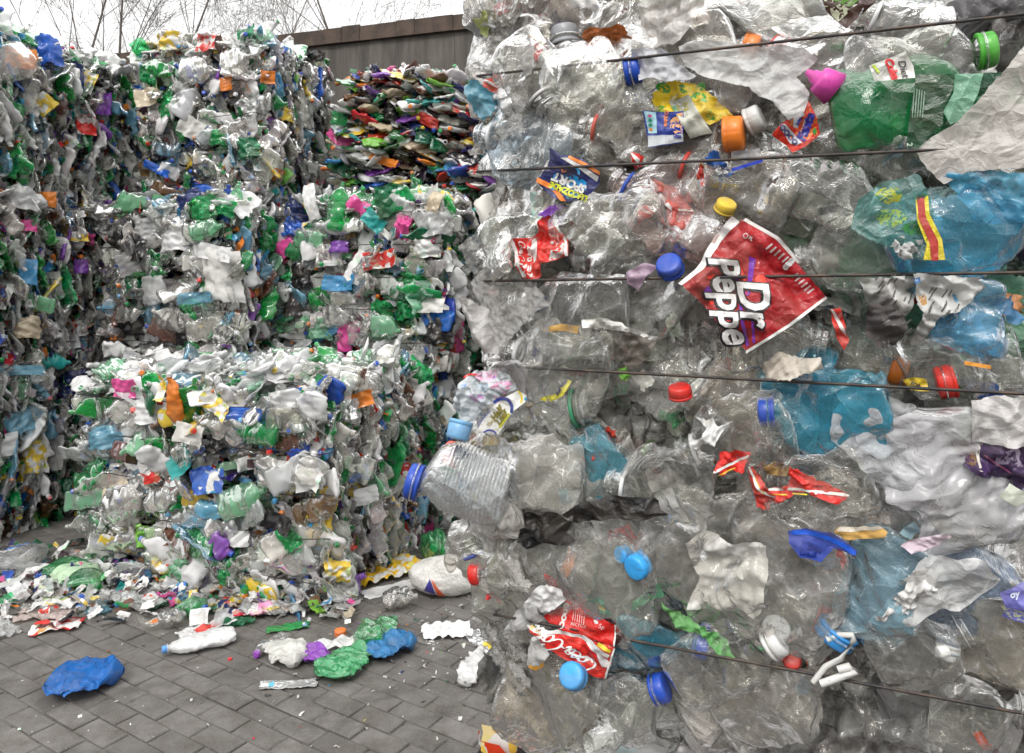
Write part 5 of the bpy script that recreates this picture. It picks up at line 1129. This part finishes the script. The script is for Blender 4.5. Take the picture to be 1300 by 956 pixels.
for a_ in [
 (0, 'f', 326, 546, 64, 40, 170, 'green', 'b'), (0, 'f', 322, 526, 64, 16, 3, 'blue'), (0, 'f', 218, 505, 60, 20, 95, 'orange', 'b', (.6, .6, .6)), (0, 'f', 207, 490, 34, 12, 85, 'yellow'),
 (0, 'f', 276, 516, 42, 20, -28, 'yellow'), (0, 'f', 178, 522, 80, 34, 5, 'white', 'm'), (0, 'f', 155, 493, 30, 24, 0, 'pink'), (0, 't', 160, 470, 66, 60, 0, 'milk', 'm'),
 (0, 'f', 125, 556, 80, 28, 5, 'bluepet', 'm'), (0, 'f', 232, 585, 42, 30, 40, 'teal'), (0, 'f', 246, 552, 42, 26, -10, 'paper'), (0, 'f', 266, 564, 36, 28, 20, 'black', 'm'),
 (0, 'f', 262, 612, 42, 30, 8, 'printb'), (0, 'f', 186, 607, 34, 16, 15, 'red'), (0, 'f', 345, 596, 46, 46, 90, 'clear', 'b', (.65, .03, .02)), (0, 'f', 393, 594, 40, 44, 80, 'clear', 'b', WC),
 (0, 'f', 385, 604, 64, 24, -12, 'print'), (0, 'f', 432, 612, 36, 28, 10, 'white'), (0, 'f', 308, 632, 70, 38, 20, 'pgreen', 'b'), (0, 'f', 282, 692, 36, 26, -25, 'purple', 'b', (.03, .1, .5)),
 (0, 'f', 300, 684, 28, 20, 0, 'white'), (0, 'f', 178, 681, 32, 28, 0, 'lime', 'm'), (0, 'f', 213, 682, 28, 24, 0, 'brown', 'm'), (0, 'f', 198, 716, 30, 24, 0, 'yellow', 'm'), (0, 'f', 222, 722, 36, 26, 0, 'pgreen', 'm'),
 (0, 'f', 285, 732, 30, 24, 0, 'green', 'm'), (0, 'f', 242, 742, 56, 44, 0, 'white'), (0, 'f', 355, 664, 40, 22, -15, 'black'), (0, 'f', 364, 684, 30, 32, 40, 'green', 'm'), (0, 'f', 340, 700, 40, 26, 0, 'print', 'm'),
 (0, 's', 400, 745, 22, 36, 80, 'yellow', 'm'), (0, 'f', 332, 756, 36, 26, 0, 'green', 'm'), (0, 't', 266, 452, 44, 16, 8, 'green', 'm'), (0, 't', 300, 446, 60, 30, 0, 'white', 'm'), (0, 't', 345, 452, 60, 30, 0, 'milk', 'm'),
 (0, 't', 215, 444, 60, 34, 0, 'white', 'm'), (0, 't', 492, 452, 56, 26, 30, 'green', 'm'), (0, 't', 410, 448, 60, 26, 0, 'white', 'm'), (0, 's', 468, 480, 26, 40, 90, 'clear', 'b'), (0, 's', 455, 508, 14, 40, 100, 'orange'), (0, 's', 446, 522, 26, 30, 0, 'silver', 'm'),
 (0, 's', 535, 475, 26, 34, 60, 'green', 'm'), (0, 's', 465, 630, 16, 34, 95, 'white'), (0, 's', 456, 600, 16, 26, 90, 'printb'), (0, 'f', 405, 512, 40, 44, 80, 'milk', 'b'), (0, 'f', 350, 512, 46, 28, 10, 'white', 'm'), (0, 'f', 205, 635, 44, 30, 10, 'clear', 'b'), (0, 'f', 160, 640, 60, 40, 20, 'clear', 'b'),
 (2, 'f', 252, 264, 38, 30, 20, 'green', 'm'), (2, 'f', 281, 262, 30, 20, -10, 'green', 'm'), (2, 't', 285, 242, 60, 44, 0, 'white', 'm'), (2, 'f', 236, 250, 34, 14, 35, 'navy'), (2, 'f', 262, 292, 44, 22, 10, 'pgreen', 'b'), (2, 'f', 150, 300, 34, 40, 90, 'black', 'm'),  # last entry: black sheet in place of a shaded hollow
 (2, 'f', 201, 343, 30, 34, 60, 'black', 'm'), (2, 'f', 194, 372, 42, 36, -85, 'milk', 'b'), (2, 'f', 270, 350, 54, 66, 0, 'paper', 'm'), (2, 'f', 239, 396, 28, 32, 70, 'green', 'm'), (2, 'f', 171, 333, 36, 28, 15, 'grey'), (2, 'f', 222, 300, 54, 34, 0, 'white', 'm'),
 (2, 'f', 180, 290, 40, 30, 0, 'milk', 'm'), (2, 'f', 280, 322, 46, 20, -10, 'white'), (2, 'f', 165, 396, 40, 20, 0, 'clear', 'b'), (2, 'f', 250, 378, 44, 14, 4, 'bluepet'), (2, 'f', 215, 410, 50, 24, 0, 'clear', 'b'), (2, 'f', 165, 362, 34, 24, 0, 'dgreen', 'm'), (2, 'f', 168, 300, 50, 60, 20, 'black', 'm'), (2, 'f', 160, 412, 60, 30, 0, 'black', 'm'), (2, 'f', 232, 425, 60, 26, 0, 'black', 'm'), (4, 'f', 520, 372, 70, 20, 0, 'dgreen', 'b'), (4, 'f', 560, 420, 40, 30, 0, 'black', 'm'), (4, 'f', 370, 390, 30, 40, 0, 'dark', 'm'),  # the black sheets here stand in for shade in recessed faces
 (3, 'f', 205, 44, 34, 24, 0, 'yellow', 'm'), (3, 't', 247, 30, 16, 32, 75, 'brown'), (3, 'f', 262, 54, 28, 24, 0, 'red'), (3, 'f', 174, 50, 22, 20, -60, 'green', 'm'), (3, 'f', 188, 92, 24, 30, 70, 'green', 'm'), (3, 'f', 212, 134, 44, 26, 10, 'green', 'm'),
 (3, 'f', 243, 162, 34, 26, -30, 'paper'), (3, 'f', 306, 188, 34, 26, 15, 'dgreen', 'm'), (3, 'f', 276, 174, 30, 20, 0, 'green', 'm'), (3, 'f', 196, 194, 30, 18, 0, 'black', 'm'), (3, 'f', 206, 218, 44, 10, -25, 'blue'), (3, 'f', 289, 107, 16, 18, 10, 'orange'), (3, 'f', 250, 90, 44, 34, 0, 'clear', 'b'),
 (3, 'f', 192, 122, 34, 26, 20, 'beige'), (3, 'f', 300, 75, 44, 34, 10, 'clear', 'b'), (3, 'f', 225, 104, 34, 22, 0, 'milk', 'm'), (3, 's', 338, 98, 14, 16, 0, 'orange'), (3, 's', 402, 58, 18, 16, 0, 'black', 'm'), (3, 't', 330, 28, 30, 24, 0, 'pgreen', 'm'), (3, 'f', 315, 42, 26, 14, 10, 'dgreen'), (3, 's', 363, 145, 16, 16, 0, 'yellow', 'm'),
 (4, 'f', 430, 262, 60, 26, 82, 'green', 'b'), (4, 'f', 484, 256, 38, 42, 0, 'dgreen', 'm'), (4, 'f', 510, 286, 32, 22, 80, 'pink', 'm'), (4, 'f', 546, 282, 46, 36, 0, 'milk', 'm'), (4, 'f', 393, 255, 46, 18, 105, 'white'), (4, 'f', 474, 280, 30, 20, -40, 'teal'), (4, 'f', 372, 262, 34, 24, -20, 'navy', 'm'),
 (4, 'f', 368, 286, 32, 24, 0, 'blue', 'm'), (4, 'f', 358, 314, 34, 20, 60, 'pink'), (4, 'f', 379, 350, 40, 30, 0, 'black', 'm'), (4, 'f', 426, 312, 28, 14, 5, 'purple'), (4, 'f', 487, 330, 46, 22, 8, 'red'), (4, 'f', 520, 348, 44, 30, -5, 'green', 'm'), (4, 'f', 432, 360, 38, 20, 0, 'sky'), (4, 'f', 481, 392, 30, 22, -10, 'green', 'm'),
 (4, 'f', 512, 394, 32, 24, 5, 'green', 'm'), (4, 'f', 402, 416, 34, 30, 0, 'pgreen', 'm'), (4, 'f', 490, 418, 40, 28, 0, 'pgreen', 'b'), (4, 'f', 405, 326, 54, 26, 12, 'white', 'm'), (4, 'f', 535, 315, 40, 22, -5, 'print', 'm'), (4, 'f', 455, 340, 40, 30, 60, 'print'), (4, 'f', 545, 388, 40, 18, 0, 'paper'), (4, 'f', 430, 400, 44, 28, 0, 'clear', 'b'),
 (4, 't', 405, 232, 40, 22, 0, 'pgreen', 'm'), (4, 't', 555, 235, 34, 22, 0, 'yellow', 'm'), (4, 't', 470, 226, 50, 22, 0, 'milk', 'm'), (4, 'f', 575, 255, 26, 18, 70, 'beige'), (4, 'f', 395, 300, 44, 24, 0, 'pgreen', 'b'),
 (5, 'f', 432, 173, 36, 22, -28, 'pink'), (5, 'f', 425, 150, 26, 16, 0, 'green'), (5, 'f', 538, 150, 40, 14, -18, 'redp'), (5, 'f', 578, 190, 54, 22, -22, 'brown'), (5, 'f', 430, 210, 38, 18, -15, 'dgreen'), (5, 'f', 528, 165, 46, 16, -5, 'navy'), (5, 'f', 470, 190, 46, 20, -25, 'beige'), (5, 'f', 494, 142, 20, 20, 0, 'black', 'm'),
 (5, 'f', 525, 140, 26, 10, -25, 'lime'), (5, 'f', 570, 215, 22, 14, -20, 'sky'), (5, 'f', 595, 212, 24, 14, -10, 'redp'), (5, 'f', 490, 205, 40, 10, -8, 'orange'), (5, 't', 435, 103, 36, 20, 0, 'green', 'm'), (6, 'f', 535, 82, 30, 24, 0, 'pgreen', 'm'), (6, 'f', 552, 103, 24, 18, 20, 'brownpet', 'b', (.02, .06, .4)), (6, 't', 566, 86, 22, 16, -30, 'yellow'),
 (9, 's', 60, 62, 22, 40, 10, 'blue', 'm'), (9, 's', 28, 75, 26, 26, 0, 'orange'), (9, 's', 97, 95, 14, 34, 0, 'navy'), (9, 's', 112, 105, 12, 28, -20, 'yellow'), (9, 's', 128, 98, 16, 26, 20, 'black', 'm'), (9, 's', 132, 132, 13, 30, 0, 'purple'), (9, 's', 55, 132, 20, 22, 50, 'yellow'), (9, 's', 20, 80, 46, 50, 20, 'clear', 'b'), (9, 't', 90, 72, 26, 26, 0, 'white', 'm'), (9, 's', 12, 136, 24, 16, 0, 'green', 'm'), (9, 's', 110, 160, 16, 22, 0, 'red'),
 (8, 's', 57, 238, 18, 20, 0, 'orange'), (8, 's', 22, 240, 34, 30, 0, 'milk', 'm'), (8, 's', 138, 250, 20, 16, 0, 'purple', 'm'), (8, 's', 132, 296, 20, 12, -50, 'white'), (8, 's', 36, 286, 14, 16, 0, 'pink'), (8, 's', 35, 345, 16, 34, 0, 'sky'), (8, 's', 97, 300, 20, 12, 0, 'yellow'), (8, 's', 103, 338, 12, 18, 0, 'purple'), (8, 's', 40, 385, 12, 10, 0, 'white'), (8, 's', 28, 415, 26, 30, 0, 'beige', 'm'),
 (7, 's', 40, 578, 24, 48, 5, 'yellow', 'm'), (7, 's', 70, 460, 26, 16, 5, 'teal', 'b'), (7, 's', 18, 538, 36, 30, 20, 'bluepet', 'm'), (7, 's', 62, 575, 30, 44, 0, 'grey'), (7, 's', 90, 485, 30, 28, 0, 'navy', 'm'), (7, 's', 4, 565, 22, 30, 0, 'white'), (7, 's', 75, 620, 22, 22, 0, 'dgreen'), (7, 's', 22, 470, 46, 12, 0, 'bluepet'), (7, 's', 105, 680, 20, 26, 0, 'yellow', 'm')]:
    feat(*a_)

# ------------------------------------------------------------------ litter lying on the paving: every piece a thing of its own
FARSET = 0
def gp(px, py, z=0.):
    Y = F_PX * (CAMH - z) / (py - HOR); return np.array([(px - 650) / F_PX * Y, Y, z])
def ground_fit(q, z0=.001):
    q['V'] = q['V'].copy(); q['V'][:, 2] += z0 - q['V'][:, 2].min(); return q
GRP = 'loose litter on the paving'
def litter(name, label, cat, px0, py0, px1, py1, wpx, key, kind='b', cap=None, flat=.45, extra=None, seed=0, amp=.009, lift=0., capcol=None, zs=1., col=None):
    """a piece lying flat, its long axis running between two photo positions on the ground"""
    a, b = gp(px0, py0, .02 + lift), gp(px1, py1, .02 + lift); c = (a + b) / 2; L = float(np.linalg.norm(b - a)); th = math.atan2(b[1] - a[1], b[0] - a[0])
    m = c[1] / F_PX; W = wpx * m
    root = empty(name, (c[0], c[1], lift), th, label, cat, GRP)
    C_, mt = PAL[key]; C_ = np.array(col if col is not None else C_)
    g = np.random.RandomState(4000 + seed)
    if kind == 'b': q = bottle(4000 + seed, L, W * .5, flat, g.uniform(-.08, .08), amp, 44, 36, .05, rn=min(.0135, W * .3), ribs=0)
    elif kind == 'm' and seed in (3, 4, 7, 8, 17, 22, 23, 28, 31, 33, 34, 35): q = sheet(L, W * 1.5, 4000 + seed, .0065 * min(zs, 1.5), 44, 34, .045, .05, 0, .3)
    elif kind == 'm': q = bottle(4000 + seed, L, W * (.7 if seed in (5, 19, 20, 16) else .62), (.15 if seed in (5, 19, 20, 16) else .17 + .09 * zs), g.uniform(-.1, .1), .011, 60, 52, g.uniform(.035, .06), prof=BAGP, neck=False, o2=.5)
    else: q = sheet(L, W * 1.4, 4000 + seed, .003 * zs, 34, 26, .06, .06, 0)
    nx = q['V'][:, 0].max(); end = q['V'][q['V'][:, 0] > nx - .01].mean(0); zmin = q['V'][:, 2].min()
    q = ground_fit(q); dz = .001 - zmin
    A = Acc(); A.add(q, C_, mt); body = A.build({'b': 'body', 'm': 'film', 's': 'film'}[kind], root)
    if cap:
        r = .0152; cp = cap_piece(r, .02, 30, 22); cp['V'] = cp['V'] + [end[0] - .014, end[1], end[2] + dz]
        A = Acc(); A.add(cp, (*cap, 1), CAP); A.build('cap', root)
    if extra:
        V = q['V']; ks = sorted(V[:, 0]); 
        for nm, f0, f1, col_ in extra:      # a sleeve or printed patch wrapped over part of the body, following its folds
            x0, x1 = V[:, 0].min() + L * f0, V[:, 0].min() + L * f1
            sel = (V[:, 0] > x0) & (V[:, 0] < x1); fm = sel[q['Q']].all(1)
            Qs = q['Q'][fm]
            if len(Qs) < 4: continue
            cx = V[:, 1:].mean(0)
            if kind in 'bm' and q['V'].shape[0] != 44 * 34:
                n_ = V[:, 1:] - cx; n_ /= np.linalg.norm(n_, axis=1)[:, None] + 1e-6; V2 = V.copy(); V2[:, 1:] += n_ * .0012; V2[:, 2] = np.maximum(V2[:, 2], .0005)
            else:
                V2 = V.copy(); V2[:, 2] += .0012; yy = V[:, 1]; sel2 = np.abs(yy) < W * .38; Qs = Qs[sel2[Qs].all(1)]
                if len(Qs) < 4: continue
            us = np.unique(Qs); lut = np.zeros(len(V), int); lut[us] = np.arange(len(us))
            A = Acc(); A.add(piece(V2[us], lut[Qs], q['U'][us]), (*col_, 1), LABEL if nm != 'print' else PRINT); A.build(nm, root)
    return root
BAGP = [(0, .05), (.0, .25), (.04, .55), (.14, .9), (.35, 1), (.6, .92), (.78, .72), (.9, .45), (1, .12)]
RC, BC = (.62, .03, .02), (.02, .10, .50)
L_ = litter
L_('plastic_bottle', 'bright green bottle with a pale label lying by the left stack', 'bottle', 76, 722, 130, 752, 40, 'green', extra=[('label_sleeve', .3, .6, (.45, .62, .42))], seed=1)
L_('carrier_bag', 'white bag with a small blue mark slumped against the left stack', 'bag', -6, 720, 48, 724, 56, 'milk', 'm', seed=2, zs=2.2, extra=[('print', .2, .4, (.05, .2, .6))])
L_('wrapper', 'lime and white snack wrapper in front of the green bottle', 'wrapper', 44, 762, 108, 758, 22, 'white', 'm', seed=3, extra=[('print', .15, .75, (.42, .60, .08))])
L_('wrapper', 'torn red and brown wrapper nearest the left edge of the ground', 'wrapper', 40, 796, 104, 788, 24, 'red', 'm', seed=4, extra=[('print', .1, .5, (.10, .03, .03))])
L_('carrier_bag', 'flat crumpled blue bag alone at the bottom left', 'bag', 58, 872, 156, 862, 46, 'blue', 'm', seed=5, zs=1.3, col=(.01, .14, .48, 1))
L_('squeezy_bottle', 'flattened white bottle with a blue cap lying in the open', 'bottle', 298, 806, 206, 828, 30, 'white', cap=(.10, .30, .70), flat=.5, seed=6, amp=.005)
L_('wrapper', 'white packet with red print beside the white bottle', 'wrapper', 228, 806, 296, 782, 20, 'white', 'm', seed=7, extra=[('print', .3, .8, (.65, .04, .03))])
L_('wrapper', 'dark green folded wrapper behind the red printed packet', 'wrapper', 282, 790, 322, 782, 16, 'dgreen', 'm', seed=8)
L_('plastic_bottle', 'small green bottle standing crooked with a blue cap', 'bottle', 236, 772, 262, 778, 26, 'green', cap=BC, seed=9, flat=.7)
L_('plastic_bottle', 'crushed clear bottle between the orange scrap and the green bottle', 'bottle', 208, 796, 236, 786, 26, 'clear', seed=10, flat=.7)
L_('wrapper', 'small orange and white scrap lying alone', 'wrapper', 186, 790, 212, 778, 13, 'white', 's', seed=11, extra=[('print', .2, .8, (.78, .22, .04))])
L_('carrier_bag', 'flat white bag with pink print along the bale foot', 'bag', 304, 776, 400, 774, 22, 'milk', 'm', seed=12, extra=[('print', .1, .45, (.75, .30, .50))])
L_('wrapper', 'flat green wrapper with a blue corner', 'wrapper', 338, 796, 392, 788, 14, 'green', 's', seed=13, col=(.02, .25, .06, 1), extra=[('print', .85, 1., (.02, .12, .6))])
L_('plastic_bottle', 'crushed clear bottle with a purple end', 'bottle', 364, 806, 326, 832, 20, 'clear', cap=(.30, .05, .50), seed=14)
L_('plastic_cup', 'translucent white cup crushed flat beside the purple film', 'cup', 358, 816, 376, 846, 30, 'milk', 'm', seed=15, col=(.74, .74, .70, .9), zs=.9)
L_('film_scrap', 'crumpled bright purple film beside the crushed white cup', 'film scrap', 384, 838, 406, 822, 24, 'purple', 'm', seed=16, col=(.30, .07, .52, .97))
L_('film_scrap', 'white film strip joining the purple film and the green bottle', 'film scrap', 400, 818, 450, 812, 18, 'white', 'm', seed=17)
L_('plastic_bottle', 'crumpled dark green bottle next to the blue bag', 'bottle', 455, 818, 500, 792, 32, 'green', seed=18, flat=.6, amp=.013)
L_('carrier_bag', 'crumpled mid-blue bag right of the dark green bottle', 'bag', 462, 828, 530, 820, 34, 'sky', 'm', seed=19, col=(.03, .22, .50, .95), zs=1.5)
L_('carrier_bag', 'long twisted green bag pointing to the viewer', 'bag', 408, 862, 462, 820, 30, 'green', 'm', seed=20, col=(.03, .34, .12, .8), zs=1.3)
L_('wrapper', 'silvery blue strip at the bottom edge', 'wrapper', 330, 866, 402, 862, 14, 'silver', 's', seed=21, extra=[('print', .0, .3, (.12, .5, .7))])
L_('paper_scrap', 'crumpled white paper lying alone on the right', 'paper', 536, 800, 598, 796, 28, 'paper', 'm', seed=22, col=(.8, .8, .8, 1), zs=1.2)
L_('carrier_bag', 'yellow bag bunched at the corner of the lowest bale', 'bag', 450, 732, 534, 712, 44, 'yellow', 'm', seed=23, col=(.78, .48, .02, 1), zs=2.2)
L_('carton_scrap', 'flat white carton piece before the yellow bag', 'carton', 462, 752, 540, 734, 22, 'white', 's', seed=24, zs=.6)
L_('plastic_bottle', 'scrunched green bottle behind the white sack', 'bottle', 540, 712, 572, 706, 40, 'green', seed=25, flat=.8, amp=.016)
L_('plastic_bottle', 'white and green bottle behind the round white sack', 'bottle', 545, 738, 600, 728, 26, 'white', seed=26, extra=[('label_sleeve', .5, .8, (.03, .35, .12))])
L_('plastic_bottle', 'clear bottle end left of the round white sack', 'bottle', 486, 770, 530, 766, 28, 'clear', seed=27, flat=.7)
L_('wrapper', 'foil twist with yellow and blue at the near bale foot', 'wrapper', 600, 800, 632, 824, 20, 'silver', 'm', seed=28, extra=[('print', .6, .9, (.75, .60, .04))])
L_('squeezy_bottle', 'white bottle upended against the near bale', 'bottle', 592, 868, 612, 826, 24, 'white', seed=29, flat=.6)
L_('film_scrap', 'clear crumpled film at the corner of the lowest middle bale', 'film scrap', 414, 766, 456, 752, 40, 'milk', 'm', seed=30, zs=1.6)
L_('film_scrap', 'grey-blue film beside the green bottle with the pale label', 'film scrap', 108, 776, 138, 768, 20, 'bluepet', 'm', seed=31)
L_('film_scrap', 'milky film heap between the left stack and the lowest middle bale', 'film scrap', 140, 764, 186, 752, 24, 'milk', 'm', seed=32, zs=1.5)
L_('film_scrap', 'clear bag cut off by the left edge of the frame', 'film scrap', -14, 800, 18, 790, 40, 'milk', 'm', seed=33, zs=1.6)
L_('film_scrap', 'pinkish clear film above the torn red wrapper', 'film scrap', 24, 778, 92, 776, 24, 'milk', 'm', seed=34, col=(.72, .60, .56, .6), zs=1.3)
L_('wrapper', 'brown and gold wrapper at the foot of the lowest middle bale', 'wrapper', 268, 770, 308, 762, 18, 'beige', 'm', seed=35, extra=[('print', .1, .6, (.35, .2, .05))])
L_('film_scrap', 'dark green film flat before the red printed packet', 'film scrap', 190, 772, 214, 764, 14, 'dgreen', 'm', seed=36)
for nm, lb, px, py, c in (('bottle_cap', 'black bottle cap lying near the grey-blue film', 142, 771, (.012, .012, .014)), ('bottle_cap', 'orange bottle cap beside the dark green bottle', 432, 806, (.85, .20, .03)), ('bottle_cap', 'tiny red cap alone on the open paving', 292, 838, (.6, .03, .04))):
    p = gp(px, py); r_ = .026 if 'orange' in lb else (.02 if 'black' in lb else .009)
    cp = cap_piece(r_, r_ * .9, 30, 22); Bc = np.array([(0, 0, 1), (1, 0, 0), (0, 1, 0)], float)
    A = Acc(); A.add(xf(cp, Bc, (0, 0, 0)), (*c, 1), CAP); o = A.build(nm, None); o.location = (p[0], p[1], .001); tag(o, lb, 'cap', GRP)
# round white sack with a small triangular mark
p = gp(566, 760); root = empty('plastic_sack', (p[0], p[1] + .08, 0), 0, 'round white sack with a red and navy triangle on it', 'sack', GRP)
n_ = 40; V = []; g_ = np.random.RandomState(8)
for i in range(n_):
    for j in range(24):
        a_ = i / n_ * 2 * math.pi; t = j / 23.; R_ = .19 * math.sin(t * math.pi) ** .6 if 0 < j < 23 else .001
        V.append((math.cos(a_) * R_ * 1.0, math.sin(a_) * R_ * .62, .085 - .085 * math.cos(t * math.pi)))
V = np.array(V); c_ = crease(V, 31, .08) * .02; V[:, 0] *= 1 + c_ * 3; V[:, 1] -= c_ * .8; V[:, 2] = np.maximum(V[:, 2] + c_ * .6, .001)
A = Acc(); A.add(piece(V, gridq(n_, 24, True)), (.80, .79, .76, .97), FILM); A.build('body', root)
def on_sack(P, lift):
    out = []
    for x, z in P: out.append((x, -.62 * .19 * max(.05, math.sqrt(max(0, 1 - (x / .2) ** 2 - ((z - .085) / .098) ** 2))) - lift, z))
    return np.array(out)
for nm, P, c in (('print', [(-.075, .115), (-.045, .03), (-.105, .05)], (.05, .04, .25)), ('print', [(-.07, .118), (-.035, .02), (.0, .025)], (.75, .10, .03))):
    P = np.array(P); rows = 8; VV = []
    for i in range(rows + 1):
        for j in range(rows + 1):
            u, v = i / rows, j / rows; q_ = P[0] * (1 - u) + (P[1] * (1 - v) + P[2] * v) * u; VV.append(q_)
    A = Acc(); A.add(piece(on_sack(VV, .014), gridq(rows + 1, rows + 1)), (*c, 1), INK); A.build(nm, root)
# scattered flakes too small to count
A = Acc(); RG = np.random.RandomState(17)
for i in range(300):
    if i < 190: px, py = 540 + RG.normal() * 45, 815 + RG.normal() * 30
    else: px, py = RG.uniform(0, 640), RG.uniform(745, 950)
    py = max(py, 740)
    p = gp(px, py); c, m, _ = pick(P_BIT)
    A.add(xf(LIB_T[RG.randint(26)], basis(jit((0, 0, 1), .25), RG.uniform(0, 6.28)), p + [0, 0, .003], RG.uniform(.08, .32)), (.7, .7, .68, 1) if RG.rand() < .5 else c, m)
o = A.build('plastic_flakes', None); tag(o, 'tiny scattered plastic flakes on the paving', None, None, 'stuff')
# shallow drift of scraps along the foot of the bales
A = Acc()
for i in range(820):
    if i % 2: px, py = RG.uniform(0, 190), 742 + RG.normal() * 24
    else:
        t = RG.rand(); px = 150 + t * 300; py = 752 + t * 14 + RG.normal() * 13
    p = gp(px, py); c, m, _ = pick(P_FILM if i % 3 else P_BIT)
    q = LIB_S[RG.randint(34)] if i % 3 else LIB_T[RG.randint(26)]
    A.add(xf(q, basis(jit((0, -.2, 1), .4), RG.uniform(0, 6.28)), p + [0, 0, .02 + RG.rand() * .03], RG.uniform(.35, .8)), c, m)
o = A.build('plastic_drift', None); tag(o, 'drift of small scraps along the foot of the bales', None, None, 'stuff')
